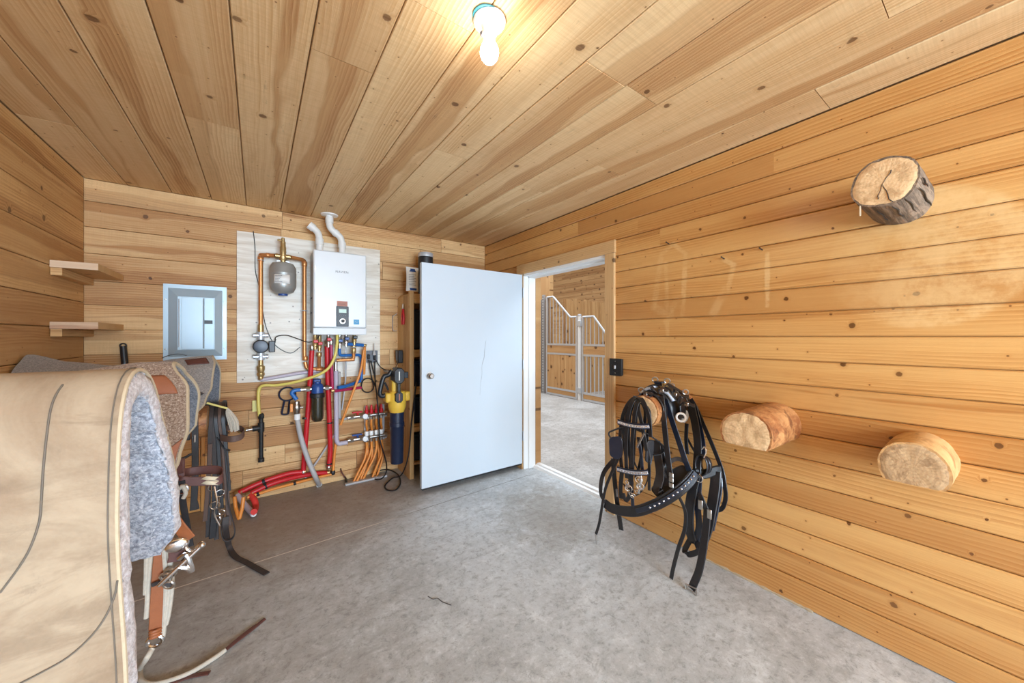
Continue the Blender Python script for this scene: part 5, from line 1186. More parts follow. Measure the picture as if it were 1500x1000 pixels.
for i in range(len(rows)):
    for k, d_ in enumerate((.008, .047)): g_[k].append(rows[i][-1]-N[i][-1]*d_+Vector((.0045*noise.noise(rows[i][-1]*70+Vector((k*9, 0, 0))), 0, 0)))
mids = [[a.lerp(b, f)+Vector((.007*math.sin(PI*f)+.004*noise.noise(a*80+Vector((f*5, 0, 0))), 0, 0)) for a, b in zip(*g_)] for f in (0, .2, .4, .6, .8, 1)]
MB().grid(mids).build('fleece_edge', M['fleecedge'], p1, solid=.004, smooth=70)['label'] = 'pale trimmed edge of the fleece lining'
MB().tube(rim(rows, N, .003), .0034, 8).build('edge_binding', M['binding'], p1)
m = MB(); e = rim(rows, N, -.0012); m.tube([Vector((p.x-.0075, p.y, p.z)) for p in e[len(rows[0])-1:len(rows[0])-1+len(rows)]], .0009, 6)
from mathutils.bvhtree import BVHTree
_m = MB().grid(rows); _t = BVHTree.FromPolygons([tuple(v) for v in _m.v], _m.f)
def onpad(px, py):
    d = (FW*FPX+RT*(px-750)+UP*(493-py)).normalized(); hit = _t.ray_cast(CAM, d)[0]
    return hit-d*.0012 if hit else None
for line in ([(92, 563), (82, 578), (74, 600), (68, 640), (63, 690), (60, 740), (57, 765), (45, 800), (28, 830), (0, 868)], [(172, 850), (168, 872), (156, 900), (135, 930), (100, 962), (60, 985), (25, 1003)]):
    m.tube(cr([q for q in (onpad(*q) for q in line) if q], 4), .0012, 6)
m.build('stitching', M['stitch'], p1)

# -- mottled brown felt pad
def ribbed(yc, ztop, hn, hf, wn, wf): return [(yc-wn, ztop-hn), (yc-wn*1.02, ztop-hn*.8), (yc-wn*.98, ztop-hn*.5), (yc-wn*.8, ztop-hn*.22), (yc-wn*.42, ztop-.035), (yc, ztop), (yc+wf*.42, ztop-.035), (yc+wf*.8, ztop-hf*.25), (yc+wf*.98, ztop-hf*.55), (yc+wf, ztop-hf*.85), (yc+wf*1.02, ztop-hf)]
def patch(rows, N, poly, mat, name, root, up=.0035, it=(0, .5)):
    """leather patch following the pad: poly in (s, t) grid fractions, as strips"""
    g = []
    for u in range(9):
        r = []
        for v_ in range(7):
            a, b = u/8, v_/6; s = (poly[0][0]*(1-a)+poly[3][0]*a)*(1-b)+(poly[1][0]*(1-a)+poly[2][0]*a)*b
            t = (poly[0][1]*(1-a)+poly[3][1]*a)*(1-b)+(poly[1][1]*(1-a)+poly[2][1]*a)*b
            fi, fj = s*(len(rows)-1), t*(len(rows[0])-1); i, j = min(int(fi), len(rows)-2), min(int(fj), len(rows[0])-2); fi -= i; fj -= j
            p = (rows[i][j]*(1-fi)+rows[i+1][j]*fi)*(1-fj)+(rows[i][j+1]*(1-fi)+rows[i+1][j+1]*fi)*fj
            r.append(p+N[i][j]*up)
        g.append(r)
    return MB().grid(g).build(name, mat, root, solid=.0045, smooth=60, offset=0)
rows = drape(ribbed(1.86, 1.295, .405, .33, .10, .16), lambda s: -.63, lerps([(0, -.252), (.06, -.236), (.2, -.212), (.36, -.214), (.5, -.262), (.62, -.24), (.78, -.205), (.93, -.215), (1, -.25)]), 48, 24, dz=lambda x, s: -.03*max(0, min(1, (-.36-x)/.2)), wob=.006, seed=4)
N = normals(rows)
p3 = thing('saddle_pad', 'mottled brown felt saddle pad with tan leather patches, behind the tan canvas one', 'saddle pad', (-.45, 1.86, .89), 'saddle pads on the left wall')
slab(rows, N, 0, .014).build('felt_top', M['mottled'], p3, smooth=60)
slab(rows, N, .0145, .028).build('felt_lining', M['bluefelt'], p3, smooth=60)
MB().tube(rim(rows, N, .007), .0075, 8).build('edge_binding', M['binding'], p3)
patch(rows, N, [(.43, .71), (.43, .90), (.345, .945), (.345, .73)], M['russet'], 'leather_patch', p3)
patch(rows, N, [(.155, .99), (.15, .985), (.008, .75), (.008, .985)], M['russet'], 'wear_leather', p3)
# -- long grey felt pad by the back wall
rows = drape(ribbed(2.98, 1.262, .36, .36, .118, .128), lambda s: XL+.012, lerps([(0, -.31), (.10, -.262), (.22, -.232), (.4, -.222), (.5, -.236), (.7, -.205), (.92, -.21), (1, -.26)]), 44, 34,
             dz=lambda x, s: (.036 if x < -.85 else 0)*max(0, min(1, (-.85-x)/.1))-.042*math.exp(-((x+.62)/.16)**2)+.010*max(0, (x+.4)/.2),
             yspread=lambda x, s: -max(0, .5-s)*2*.17*max(0, min(1, (-.3-x)/.6)), wob=.008, seed=11)
N = normals(rows)
p4 = thing('saddle_pad', 'long light grey felt saddle pad with a dark brown leather patch, nearest the back wall', 'saddle pad', (-.6, 2.98, .89), 'saddle pads on the left wall')
slab(rows, N, 0, .013).build('felt_top', M['greyfelt'], p4, smooth=60)
slab(rows, N, .0135, .025).build('felt_lining', M['bluefelt'], p4, smooth=60)
MB().tube(rim(rows, N, .006), .007, 8).build('edge_binding', M['binding'], p4)
patch(rows, N, [(.455, .82), (.46, .955), (.395, .97), (.40, .835)], M['brownleather'], 'leather_patch', p4)
patch(rows, N, [(.185, .93), (.165, .975), (.11, .90), (.13, .84)], M['oldleather'], 'billet_slot', p4)
m = MB(); m.strap(cr([(-.47, 2.985, 1.262), (-.44, 2.985, 1.276), (-.40, 2.985, 1.284), (-.36, 2.985, 1.274)], 5), .022, .004, (0, 1, 0)); m.build('carry_strap', M['leather'], p4)

# ================================================================== BRIDLES AND STRAPS UNDER THE PADS
tack_y, tack_x = 2.985, XL+.73
def T(px, py, Y): return AY(px, py, Y)
# old bridles over the lowest far peg
bz = .85+.098
ob = thing('old_bridle', 'bundle of worn dark bridle straps hung over the low peg by the back wall', 'bridle', (tack_x-.02, 2.98, .05))
def over(px, yb_, half, zlo_n, zlo_f, w, mat, name, root, dx=0, tw=0.0):
    """a strap hung over the far peg at the x of pixel column px"""
    x = T(px, 600, 2.87).x
    pts = [(x+tw, 2.985-half-.006, zlo_n), (x+tw*.4, 2.985-half-.006, .72), (x, 2.985-half-.004, .86)]
    for a in (150, 120, 90, 60, 30): a_ = math.radians(a); pts.append((x, 2.985+(half+.004)*math.cos(a_), .85+(half+.006)*math.sin(a_)))
    pts += [(x, 2.985+half+.006, .83), (x+dx, 2.985+half+.008, zlo_f)]
    MB().strap(cr(pts, 4), w, .006, (1, 0, 0)).build(name, M[mat], root)
over(311, 0, .108, .13, .25, .024, 'oldleather', 'cheek_strap', ob, tw=.02)
over(316, 0, .112, .32, .4, .020, 'leather', 'cheek_strap', ob, tw=.03)
over(321, 0, .108, .20, .30, .024, 'wornbrown', 'rein', ob, tw=.05)
over(327, 0, .116, .42, .35, .020, 'leather', 'crown_strap', ob, tw=.03)
over(309, 0, .109, .16, .40, .022, 'oldleather', 'rein', ob, tw=-.015)
yb_ = 2.985-.125
q = lambda px, py, Y=yb_: T(px, py, Y)
MB().strap(cr([q(323, 641), q(338, 643, yb_-.05), q(352, 640, yb_-.04), q(357.5, 632), q(350, 627, yb_+.05), q(336, 626, yb_+.08), q(325, 630, yb_+.05)], 5), .038, .006, (0, 0, 1)).build('noseband', M['wornbrown'], ob)
MB().strap(cr([q(318, 640), q(328, 655), q(337, 660)], 5), .028, .005, (0, 1, .2)).build('loose_end', M['leather'], ob)
MB().strap(cr([q(308, 650), q(306, 690), q(303, 730), q(300, 763)], 5), .022, .006).build('long_strap', M['wornbrown'], ob)
MB().strap(cr([q(331, 660), q(335, 700), q(333, 730), q(341, 762), q(344, 780), q(338, 790), q(328, 790), q(324, 775), q(327, 755)], 5), .018, .006, (0, 1, .3)).build('looped_rein', M['oldleather'], ob)
for k, (px, py, s) in enumerate(((313, 712, 1), (322, 722, .8), (315, 740, .9), (325, 750, .6), (318, 760, .8))):
    MB().ring(q(px, py, yb_-.02), .028*s, .0035, (.3*k-.5, 1, .2), 16).build('bit_ring', M['chrome'], ob)
m = MB(); m.tube(cr([q(314, 712, yb_-.02), q(318, 735, yb_-.03), q(314, 752, yb_-.02), q(322, 770, yb_-.02)], 5), .006, 8); m.build('bit_shank', M['chrome'], ob)
MB().strap(cr([q(316, 700, yb_-.01), q(315, 740, yb_-.012), q(311, 788, yb_-.01)], 5), .034, .008).build('cheek_strap', M['leather'], ob)
# rein trailing on the floor
e0 = q(331, 778); rr = tag(MB().strap(cr([e0+Vector((0, -.022, .10)), e0+Vector((0, -.022, .02)), G(336, 803, .02)+Vector((0, 0, .01)), G(345, 815, .008), G(360, 823, .006), G(376, 832, .006), G(391, 840, .006)], 6), .034, .006, [(1, .3, 0)]*6+[(.7, .6, 0)]*60).build('trailing_rein', M['oldleather']), 'dark leather rein trailing across the concrete from the hung bridles', 'rein')
# yellow whip handle with a white tassel
wh_a, wh_b = q(303, 590, yb_-.03), q(333, 598, yb_-.045)
ws = thing('tassel_whip', 'yellow rod with a white tassel, hung across the old bridles', 'whip', wh_b)
MB().tube([wh_a, wh_b], .006, 8).build('rod', M['tagyellow'], ws)
m = MB()
for k in range(22):
    a_ = 2*PI*k/22; rr_ = .014+.012*((k*7) % 5)/5
    m.tube(cr([wh_b, wh_b+Vector((.01+rr_*.6*math.cos(a_), rr_*.6*math.sin(a_), -.03)), wh_b+Vector((.03+rr_*math.cos(a_), rr_*math.sin(a_), -.085)), wh_b+Vector((.036+rr_*.9*math.cos(a_), rr_*.8*math.sin(a_), -.125-.01*(k % 3)))], 3), .005, 5)
m.build('tassel', M['rope'], ws)['label'] = 'white cord tassel'
# halter with a feather patterned noseband, hung off the low middle peg
Yh = 2.12; hq = lambda px, py, Y=Yh: T(px, py, Y)
hl = thing('halter', 'brown halter with cream feather inlay on its noseband, hung under the mottled pad', 'halter', hq(280, 800))
zpk = .84+.088; xh = hq(268, 640).x
MB().strap(cr([hq(266, 697), hq(266, 672), (xh-.005, 2.09, .80), (xh-.01, 2.05, .90), (xh-.012, 2.02, zpk-.02), (xh-.015, 1.97, zpk+.004), (xh-.015, 1.91, zpk-.02), (xh-.015, 1.875, .84)], 5), .022, .005, (1, 0, 0)).build('crown_strap', M['brownleather'], hl)
nb_ = [hq(263, 703), hq(275, 704.5), hq(300, 704.5), hq(320, 703.5), hq(326, 697, Yh+.02), hq(322, 689, Yh+.06), hq(300, 688, Yh+.08), hq(278, 691, Yh+.08), hq(264, 694, Yh+.05), hq(261.5, 699, Yh+.02)]
nbp = MB().strap(cr(nb_, 5, True), .040, .006, (0, 0, 1), True).build('noseband', M['brownleather'], hl)
for k in range(2):
    o_ = Vector((0, -.0045, .010-.020*k)); a, b = hq(294, 704.5)+o_, hq(321, 703.8)+o_
    m = MB(); w_ = .009; m.add([a+Vector((0, 0, 0)), a+Vector((.02, 0, w_)), b+Vector((0, 0, w_)), b+Vector((-.014, 0, 0)), b+Vector((0, 0, -w_)), a+Vector((.02, 0, -w_))], [(0, 1, 2, 3), (0, 3, 4, 5)]); m.build('feather_inlay', M['cream'], nbp, solid=.0015)['label'] = 'cream feather inlay'
MB().strap(cr([hq(266, 704, Yh-.006), hq(268, 735, Yh), hq(273, 765, Yh), hq(279, 800, Yh)], 5), .024, .006, (1, 0, .2)).build('long_strap', M['leather'], hl)
m = MB(); m.ring(hq(267, 716, Yh-.006), .02, .005, (.3, 1, 0)); m.build('ring', M['chrome'], hl); m = MB(); m.tube(cr([hq(262, 716, Yh-.02), hq(268, 712, Yh-.025), hq(272, 722, Yh-.02), hq(268, 730, Yh-.02)], 4), .008, 8); m.build('knot', M['rope'], hl)
# black strap with buckle hung behind it
Yc = 2.62; k_ = lambda px, py: T(px, py, Yc)
bs = thing('buckled_strap', 'black buckled strap with a fringed tip hanging in front of the orange boards', 'strap', k_(283, 745))
MB().strap(cr([k_(285, 600), k_(285.5, 630), k_(286, 680), k_(285, 720), k_(283, 747)], 5), .030, .006).build('strap', M['leather'], bs)
MB().strap(cr([k_(285, 722), k_(288, 735), k_(290.5, 745)], 4), .012, .004).build('tip', M['leather'], bs)
m = MB(); m.box(k_(267, 646), k_(279, 634)+Vector((0, .012, 0))); m.build('guard', M['leather'], bs, bevel=.006); MB().strap(cr([k_(264, 672), k_(271, 670), k_(278, 666), k_(284, 664)], 5), .014, .005, (0, 0, 1)).build('cross_strap', M['leather'], bs)
MB().box(k_(284, 648)+Vector((0, -.008, 0)), k_(287, 636)).build('buckle', M['nickel'], bs, bevel=.003)

# ---- bridle with the silver bit and roping reins under the tan pad
Yq = 1.86; z_ = lambda px, py, Y=Yq: T(px, py, Y)
br = thing('western_bridle', 'tan leather bridle with a silver shanked bit and pale rope reins, hanging near the floor', 'bridle', z_(232, 940))
MB().strap(cr([z_(246, 690, 1.88), z_(242, 740), z_(238, 790), z_(233, 850), z_(229, 920)], 5), .042, .007).build('cheek_strap', M['tanleather'], br)
MB().strap(cr([z_(244, 700, 1.9), z_(248, 745, 1.88), z_(262, 770, 1.85), z_(278, 790, 1.83)], 5), .04, .007, (.4, 0, 1)).build('curb_strap', M['tanleather'], br)
for px0, px1, px2, yy in ((216, 214, 213, 870), (222, 217, 214, 905), (240, 243, 238, 935), (246, 252, 243, 915), (250, 248, 236, 928)):
    MB().tube(cr([z_((px0+238)/2, 745, 1.87), z_(px0, 800), z_(px1, 850), z_((px1+px2)/2, yy-20), z_(px2, yy)], 5), .0075, 8).build('rein', M['rope'], br)
MB().ball(z_(259, 798, Yq-.03), .036, 18, (1, .35, .75)).build('concho', M['chrome'], br)['label'] = 'oval silver concho'
m = MB(); m.strap(cr([z_(259, 800, Yq-.02), z_(260, 812, Yq-.02), z_(258, 822, Yq-.02)], 4), .05, .006); m.build('concho_leather', M['brownleather'], br)
sh0, sh1 = z_(232, 858, Yq-.05), z_(296, 798, Yq-.05)
m = MB(); m.tube([sh0, sh0.lerp(sh1, .12), sh0.lerp(sh1, .5), sh0.lerp(sh1, .92), sh1], .008, 10, scale=[.8, 1, 1.1, 1, .9]); m.ball(sh1, .012, 10); m.build('bit_shank', M['chrome'], br)
m = MB(); m.tube(cr([z_(268, 796, Yq-.02), z_(275, 806, Yq-.02), z_(283, 808, Yq-.03), z_(290, 800, Yq-.01), z_(297, 793, Yq)], 4), .008, 8); m.build('bit_shank', M['chrome'], br)
m = MB(); m.tube(cr([z_(262, 818, Yq-.04), z_(272, 812, Yq-.05), z_(278, 824, Yq-.05), z_(281, 836, Yq-.04), z_(274, 832, Yq-.05), z_(262, 830, Yq-.05)], 5), .009, 8); m.build('mouthpiece', M['chrome'], br)
for px, py in ((243, 845), (250, 838), (247, 856)): MB().ring(z_(px, py, Yq-.03), .017, .005, (.5, 1, .4)).build('bit_ring', M['nickel'], br)
MB().ring(z_(227, 939), .022, .007, (.2, 1, .1)).build('bottom_ring', M['chrome'], br)
m = MB()
for k in range(3): m.ring(z_(229.5, 921+4*k), .019, .006, (.1, .1, 1), 14, .6)
m.build('wrapped_tie', M['tanleather'], br)
MB().strap(cr([z_(222, 857, Yq-.02), z_(236, 853, Yq-.025), z_(250, 858, Yq-.02)], 4), .014, .005, (0, 0, 1)).build('tie_strap', M['oldleather'], br)
MB().strap(cr([z_(246, 690, 1.88), (-.31, 1.9, .86), (-.32, 1.93, .918), (-.32, 1.975, .934), (-.32, 2.02, .918), (-.32, 2.058, .85), (-.32, 2.062, .7)], 5), .042, .006, (1, 0, 0)).build('headstall', M['tanleather'], br)
m = MB(); m.strap(cr([T(205, 800, 1.9), T(203, 770, 1.9), T(206, 735, 1.9)], 4), .05, .006); m.build('fender', M['leather'], br); 
MB().strap(cr([T(206, 812, 1.9), T(213, 800, 1.9), T(222, 778, 1.9), T(226, 750, 1.9)], 4), .014, .004).build('thong', M['leather'], br)
# rope with a red-brown leather popper lying on the floor
lr = tag(MB().tube(cr([z_(226, 941)+Vector((0, -.03, .0)), z_(216, 958)+Vector((0, -.03, .0)), G(206, 978, .014), G(207, 996, .012), G(222, 1002, .012), G(250, 996, .012), G(280, 984, .012), G(310, 966, .012), G(330, 952, .012)], 6), .0095, 10).build('mecate_rope', M['rope']), 'pale rope rein lying along the concrete with split red-brown leather ends', 'rope')
m = MB(); m.strap(cr([G(328, 953, .012), G(345, 940, .01), G(365, 925, .008), G(388, 906, .006)], 5), .016, .005, (.6, .7, 0)); m.build('leather_popper', M['brownleather'], lr)
m = MB(); m.strap(cr([G(330, 951, .012), G(352, 932, .01), G(372, 917, .008), G(383, 911, .006)], 5), .01, .004, (.6, .7, 0)); m.build('leather_popper', M['brownleather'], lr)
m = MB(); m.strap(cr([G(228, 1001, .01), G(255, 998, .008), G(280, 990, .006), G(307, 985, .006)], 5), .02, .005, (.3, .9, 0)); m.build('leather_popper', M['brownleather'], lr)

# ================================================================== BLACK DRIVING HARNESS BY THE DOOR
def h(px, py, o): return R(px, py, o)
def hs(root, name, pts, w=.022, mat='leather', ref=(0, 1, 0), th=.005, k=5): return MB().strap(cr([h(*p) for p in pts], k), w, th, ref).build(name, M[mat], root)
bd = thing('driving_bridle', 'black driving bridle with blinders and crystal browband, hung on the peg end', 'bridle', h(920, 735, .42))
F0 = .425
for pts in ([(911, 690, F0), (908, 650, F0), (911, 615, F0), (918, 595, F0), (928, 583, F0-.02), (938, 580, F0-.05)],
            [(918, 700, F0+.01), (917, 650, F0+.01), (920, 610, F0+.01), (926, 590, F0), (936, 581, F0-.04)],
            [(925, 705, F0+.01), (926, 650, F0+.01), (929, 612, F0+.01), (933, 592, F0), (940, 582, F0-.04)],
            [(953, 640, F0), (951, 612, F0), (945, 594, F0), (938, 583, F0-.02), (930, 580, F0-.05)],
            [(947, 660, F0), (940, 620, F0+.01), (935, 600, F0), (934, 585, F0-.03)]):
    hs(bd, 'cheek_strap', pts, .026)
for k, (x0, x1) in enumerate(((913, 917), (921, 922), (930, 924), (942, 931), (916, 927), (948, 951))):
    hs(bd, 'hanging_strap', [(936-(k % 3)*3, 583, F0-.03), (x0+3, 602, F0-.02), (x0, 640, F0-.02), ((x0+x1)/2+1.5, 675, F0-.015), (x1, 700+9*(k % 3), F0-.01)], .014+.005*(k % 2), 'leather' if k % 2 else 'oldleather')
hs(bd, 'cheek_strap', [(935, 640, F0), (939, 665, F0), (941, 690, F0)], .022, 'leather2')
for nm, pts in (('browband', [(905, 617.5, F0+.015), (916, 621, F0+.022), (928, 623.5, F0+.024), (940, 624.5, F0+.022), (951, 624, F0+.012)]), ('noseband', [(904, 686.5, F0+.015), (915, 689.5, F0+.022), (928, 691.8, F0+.024), (940, 692.2, F0+.022), (949, 691.5, F0+.012)])):
    o = hs(bd, nm, pts, .034, 'leather2', (0, 0, 1))
    m = MB(); P_ = cr([h(*p)+Vector((-.006, -.004, 0)) for p in pts], 6); m.strap(P_, .017, .005, (0, 0, 1)); m.build('crystal_row', M['crystal'], o)['label'] = 'row of pale crystals'
    m = MB()
    for i in range(1, len(P_)-1, 2): m.ball(P_[i]+Vector((-.004, -.003, 0)), .0055, 8)
    m.build('crystals', M['chrome'], o)
def plate(root, name, corners, o_, mat, th=.012):
    pts = [h(x, y, q_) for x, y, q_ in corners]; c = sum(pts, Vector())/len(pts); n_ = len(pts)
    nr = (pts[1]-pts[0]).cross(pts[2]-pts[0]).normalized()
    out = fillet([pts[-1].lerp(pts[0], .5)]+pts+[pts[-1].lerp(pts[0], .5)], .03, 4)[:-1]
    m = MB(); m.prism(out, nr*th/2, -nr*th/2); return m.build(name, M[mat], root, bevel=.003)
plate(bd, 'blinder', [(892, 640, F0+.03), (911, 638, F0+.0), (913, 655, F0), (912, 669, F0), (903, 673, F0+.02), (893, 667, F0+.03)], 0, 'leather2')
plate(bd, 'blinder', [(947, 645, F0), (958, 643, F0-.05), (957, 662, F0-.05), (952, 679, F0-.03), (945, 676, F0)], 0, 'leather')
MB().tube(fillet([h(895, 642, F0+.02), h(891.5, 636, F0+.02), h(892.5, 632.5, F0+.02), h(905, 627.5, F0+.01), h(919, 623.5, F0)], .02), .0055, 8).build('blinder_stay', M['leather'], bd)
hs(bd, 'throat_lash', [(931, 628, F0), (945, 634, F0-.01), (960, 643, F0-.06), (974, 656, F0-.1)], .018)
hs(bd, 'throat_lash', [(975, 655, F0-.1), (968, 664, F0-.08), (957, 666, F0-.04)], .016)
hs(bd, 'face_piece', [(944, 634, F0+.01), (938, 645, F0+.01), (933, 655, F0+.01)], .012, 'chrome')
hs(bd, 'rein', [(929, 676, F0), (934, 686, F0), (943, 692, F0-.02), (951, 684, F0-.05), (956, 664, F0-.08)], .012)
MB().tube(cr([h(*p) for p in ((952, 668, F0-.02), (949, 700, F0-.02), (942, 716, F0), (932, 725, F0), (921, 720, F0), (913, 708, F0))], 5), .004, 8).build('overcheck', M['leather'], bd)
for pts in ([(919, 706, F0+.01), (921, 717, F0+.01), (926, 727, F0+.01)], [(938, 698, F0+.01), (937, 710, F0+.01), (936, 715, F0+.01), (926, 727, F0+.01)]):
    P_ = cr([h(*p) for p in pts], 5); m = MB()
    for i, p_ in enumerate(P_[::2]): m.ring(p_, .011, .0032, (1, .3, .5*(i % 2)), 10, .7)
    m.build('curb_chain', M['chrome'], bd)
for px, py in ((938, 712), (921, 715), (936, 702)): MB().ring(h(px, py, F0+.012), .020, .004, (1, .4, 0), 16).build('bit_ring', M['chrome'], bd)
m = MB(); m.tube(cr([h(938, 690, F0+.01), h(939, 705, F0+.015), h(936, 722, F0+.012)], 4), .006, 8); m.build('bit_shank', M['chrome'], bd)
hs(bd, 'cheek_end', [(911, 690, F0), (909, 715, F0), (910, 730, F0)], .03); hs(bd, 'cheek_end', [(925, 700, F0+.004), (926, 725, F0), (927, 742, F0)], .024, 'leather2'); hs(bd, 'loop', [(913, 722, F0+.01), (916, 732, F0+.01), (921, 728, F0+.01), (922, 714, F0+.01)], .026)
# straps left of the blinders
lt = thing('rein_strap', 'looped black strap hanging left of the blinders, its slotted end over the casing foot', 'strap', h(905, 776, .40))
hs(lt, 'loop', [(903, 671, F0), (893, 680, F0), (884, 693, F0+.01), (880, 710, F0+.01), (881, 726, F0+.01), (888, 738, F0)], .03, ref=(0, 1, .3))
hs(lt, 'slotted_end', [(898, 672, F0-.02), (900, 700, F0-.03), (904, 735, F0-.03), (910, 776, F0-.03)], .036)
m = MB(); m.strap([h(903, 716, F0-.02), h(904, 727, F0-.02)], .01, .012, (0, 1, 0)); m.build('slot', M['greyink'], lt)
hs(lt, 'tail', [(906, 670, F0+.01), (896, 692, F0+.02), (887, 715, F0+.02), (883, 735, F0+.02), (878, 765, F0+.02), (873, 782, F0+.015)], .02)
m = MB(); m.tube([h(873, 782, F0+.015), h(874, 797, F0+.012)], .007, 8, scale=[1, .4]); m.build('tip', M['nickel'], lt)
# breast collar with studs
bc = thing('breast_collar', 'wide black breast collar with a row of silver studs, sagging across the harness', 'breast collar', h(960, 745, .36))
cpts = [(886, 737, F0), (896, 744, F0), (912, 748, F0), (932, 748.5, .42), (952, 742.5, .41), (972, 733, .39), (992, 720, .36), (1008, 706, .32), (1019, 692, .28)]
hs(bc, 'band', cpts, .062, 'leather', (0, .1, 1), .012)
P_ = cr([h(x, y, o+.012) for x, y, o in cpts[3:]], 6)
m = MB(); m.strap([p+Vector((0, 0, .0)) for p in P_], .026, .005, (0, .1, 1)); m.build('stud_strip', M['leather2'], bc)
for i in range(6, len(P_)-2, 2):
    MB().ball(P_[i]+Vector((-.005, -.004, 0)), .0062, 8).build('stud', M['chrome'], bc)
plate(bc, 'lining_pad', [(953, 716, .36), (972, 694, .33), (1000, 680, .28), (1016, 690, .26), (1000, 712, .33), (975, 730, .37), (962, 727, .38)], 0, 'rubber', .02)
hs(bc, 'keeper_strap', [(976, 700, .38), (974, 690, .37), (977, 680, .35), (990, 672, .32), (1003, 676, .3), (1012, 690, .28)], .024, 'leather', (0, .2, 1))
hs(bc, 'folded_strap', [(961, 645, .33), (964, 670, .33), (967, 695, .34), (963, 716, .37), (972, 722, .37)], .055, 'oldleather', (0, 1, 0), .008)
hs(bc, 'folded_strap', [(966, 650, .31), (973, 680, .32), (977, 712, .35)], .04, 'leather', (0, 1, 0), .008)
# harness saddle over the peg with its hanging straps
hd_ = thing('harness_saddle', 'black driving harness saddle with white padding and long buckled straps over the peg', 'harness', h(1000, 860, .2))
pz_, py_ = .945, 1.275
def hump(x0, x1, r_, a0, a1, mat, name, th, n=14):
    g = []
    for i in range(n+1):
        a_ = math.radians(a0+(a1-a0)*i/n); g.append([Vector((x0+(x1-x0)*j/4, py_+r_*math.cos(a_), pz_+r_*math.sin(a_)*(1+.02*math.sin(j*2+i)))) for j in range(5)])
    return MB().grid(g).build(name, M[mat], hd_, solid=th, smooth=60, offset=1)
hump(XR-.30, XR-.17, .103, -15, 200, 'leather', 'seat', .014)
hump(XR-.285, XR-.185, .121, 38, 84, 'fleecepad', 'padding', .018); hump(XR-.285, XR-.185, .121, 104, 150, 'fleecepad', 'padding', .018)
hump(XR-.262, XR-.205, .142, -10, 195, 'leather', 'saddle_band', .008)
hump(XR-.36, XR-.325, .100, -25, 210, 'leather', 'back_strap', .006); hump(XR-.15, XR-.11, .101, -30, 215, 'leather', 'back_strap', .006)
hump(XR-.09, XR-.05, .100, -35, 215, 'leather', 'back_strap', .006)
m = MB(); m.box((XR-.258, py_-.03, pz_+.15), (XR-.21, py_+.03, pz_+.168)); m.build('saddle_top', M['leather2'], hd_, bevel=.006)
MB().box((XR-.262, py_-.05, pz_+.135), (XR-.2, py_-.028, pz_+.16)).build('buckle', M['brass'], hd_, bevel=.004)
for y_, x_, zz in ((py_+.03, XR-.24, .175), (py_-.04, XR-.22, .172), (py_-.01, XR-.12, .13), (py_+.06, XR-.34, .115), (py_-.09, XR-.10, .10)):
    MB().ring((x_, y_, pz_+zz), .016, .004, (.8, .5, .2), 14).build('terret', M['nickel'], hd_)
for k, (px, py, s) in enumerate(((948, 577, 1), (960, 570, 1), (972, 572, 1.1), (984, 566, .9), (991, 578, 1.1), (1002, 583, 1), (1008, 592, 1), (957, 583, .8))):
    a_ = 1.1*k; p_ = h(px, py, .26 if px > 980 else .36)
    MB().strap(cr([p_+Vector((.0, .045*math.cos(a_), .02*math.sin(a_)-.015)), p_+Vector((-.015, .012, .012)), p_+Vector((0, -.04*math.cos(a_), -.02*math.sin(a_)))], 5), .024*s, .006, (1, .2*math.sin(k), .4)).build('keeper', M['leather'], hd_)
    if k % 2 == 0: MB().box(p_+Vector((-.022, -.012, -.008)), p_+Vector((-.010, .012, .012))).build('buckle', M['nickel'], hd_, bevel=.003)
MB().ring(h(997.5, 611, .26), .024, .0065, (1, .5, .1), 20).build('white_ring', M['white'], hd_)['label'] = 'white ring'
plate(hd_, 'padding_end', [(998, 602, .2), (1007, 600, .18), (1009, 612, .18), (1002, 620, .2), (997, 614, .2)], 0, 'fleecepad', .03)
hs(hd_, 'trace', [(969, 580, .34), (972, 610, .36), (976, 650, .36), (981, 690, .37), (983, 705, .38)], .034, 'leather')
o = hs(hd_, 'trace', [(975, 585, .31), (984, 615, .31), (994, 645, .31), (1003, 672, .31), (1010, 690, .3)], .034, 'leather2')
for yy in (698, 705, 713): MB().box(h(979.5, yy, .392), h(987, yy-5, .385)).build('buckle', M['nickel'], hd_, bevel=.004)
hs(hd_, 'girth_strap', [(1012, 592, .14), (1018, 620, .17), (1022, 650, .2), (1021, 680, .24), (1020, 705, .26)], .045, 'leather')
hs(hd_, 'girth_strap', [(1018, 596, .12), (1026, 630, .14), (1030, 655, .16), (1027, 672, .19)], .03, 'leather2')
hs(hd_, 'side_strap', [(1012, 584, .08), (1022, 602, .09), (1034, 630, .10), (1046, 658, .11), (1057, 687, .12), (1061, 708, .13), (1063, 728, .13), (1058, 744, .14), (1047, 748, .15)], .024, 'leather')
hs(hd_, 'side_strap', [(1006, 620, .1), (1005, 645, .1), (1007, 665, .1)], .024, 'leather'); hs(hd_, 'side_strap', [(1006, 640, .08), (1014, 655, .09), (1022, 668, .1)], .014, 'leather')
for k, (r0, sh_) in enumerate(((.045, 0), (.036, 6))):
    c_ = h(1028+sh_, 681, .24-.02*k); MB().strap([c_+Vector((0, r0*.75*math.cos(2*PI*i/18), r0*1.25*math.sin(2*PI*i/18))) for i in range(18)], .022, .008, (1, 0, 0), True).build('tug_loop', M['leather'], hd_)
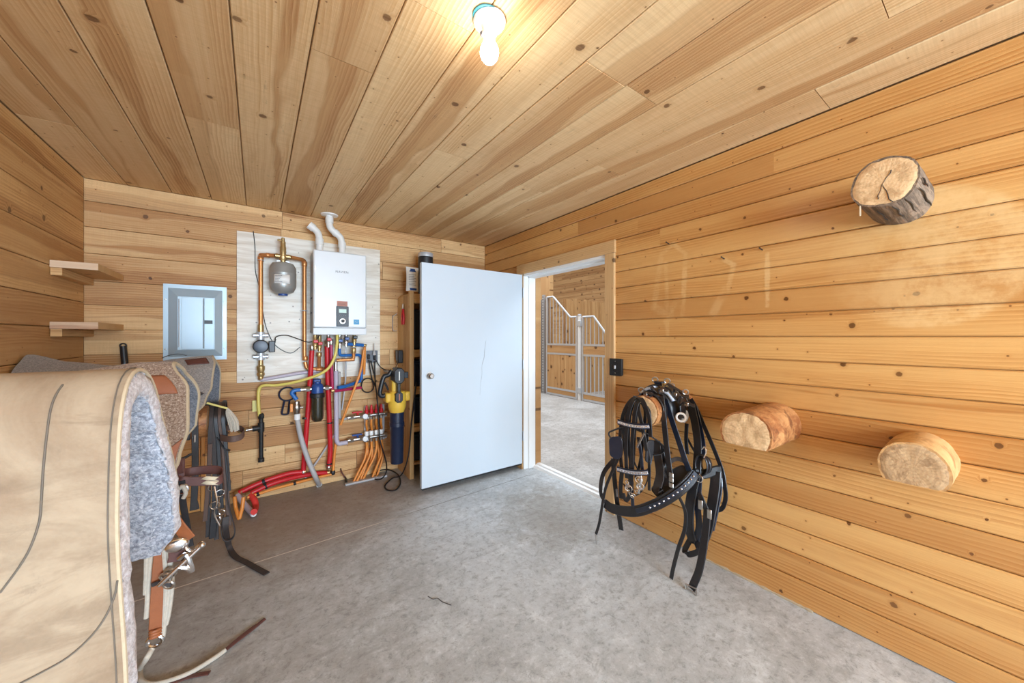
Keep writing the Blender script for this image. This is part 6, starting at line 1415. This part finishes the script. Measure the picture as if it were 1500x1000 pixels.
m = MB(); m.tube(cr([h(1028, 658, .25), h(1032, 654, .25), h(1034, 662, .25), h(1031, 670, .25)], 4), .004, 8); m.build('snap_hook', M['chrome'], hd_); m = MB(); m.tube(cr([h(1024, 694, .28), h(1029, 700, .28), h(1027, 706, .28), h(1020, 703, .28), h(1018, 697, .28)], 4), .004, 8); m.build('snap_hook', M['chrome'], hd_)
hs(hd_, 'girth', [(1049, 690, .18), (1047, 715, .2), (1042, 745, .22), (1036, 775, .235), (1027, 794, .25), (1016, 793, .26), (1010, 775, .27), (1010, 745, .275), (1015, 715, .27), (1020, 690, .26)], .055, 'leather', (0, 1, .2), .012)
hs(hd_, 'girth_lining', [(1051, 690, .16), (1053, 712, .18), (1048, 742, .2), (1041, 775, .22)], .04, 'leather2', (0, 1, .2), .01)
hs(hd_, 'girth_top', [(1018, 692, .26), (1032, 694, .22), (1047, 689, .18), (1055, 688, .15)], .05, 'rubber', (0, .2, 1), .02)
hs(hd_, 'tie_down', [(1024, 722, .27), (1031, 738, .275), (1037, 752, .28)], .03, 'leather')
for px, py in ((1026, 738), (1039, 752)): MB().box(h(px-4, py+7, .292), h(px+4, py-5, .283)).build('buckle', M['nickel'], hd_, bevel=.004)
hs(hd_, 'hanging_strap', [(1036, 748, .28), (1034, 775, .29), (1030, 805, .31), (1024, 835, .33), (1016, 855, .345), (1013, 862, .35)], .04, 'leather', (0, 1, 0), .008)
m = MB(); c_ = h(1013, 860, .352); m.tube([c_+Vector((-.006, -.03, .012)), c_+Vector((-.006, .03, .004)), c_+Vector((-.012, .028, -.04)), c_+Vector((-.012, -.03, -.034))], .0045, 8, True); m.tube([c_+Vector((-.009, -.03, -.01)), c_+Vector((-.009, .03, -.018))], .0035, 6); m.build('end_buckle', M['nickel'], hd_)
hs(hd_, 'hanging_strap', [(988, 715, .37), (996, 730, .35), (1004, 750, .33), (1003, 775, .33), (994, 802, .34), (987, 828, .35), (983, 847, .35)], .022, 'leather')
hs(hd_, 'hanging_strap', [(1012, 788, .25), (1003, 806, .26), (1008, 812, .27), (1022, 808, .26), (1034, 800, .25)], .03, 'leather', (0, 1, .4))
hs(hd_, 'hanging_strap', [(1024, 700, .26), (1022, 740, .265), (1024, 770, .27), (1020, 790, .26)], .036, 'leather2')
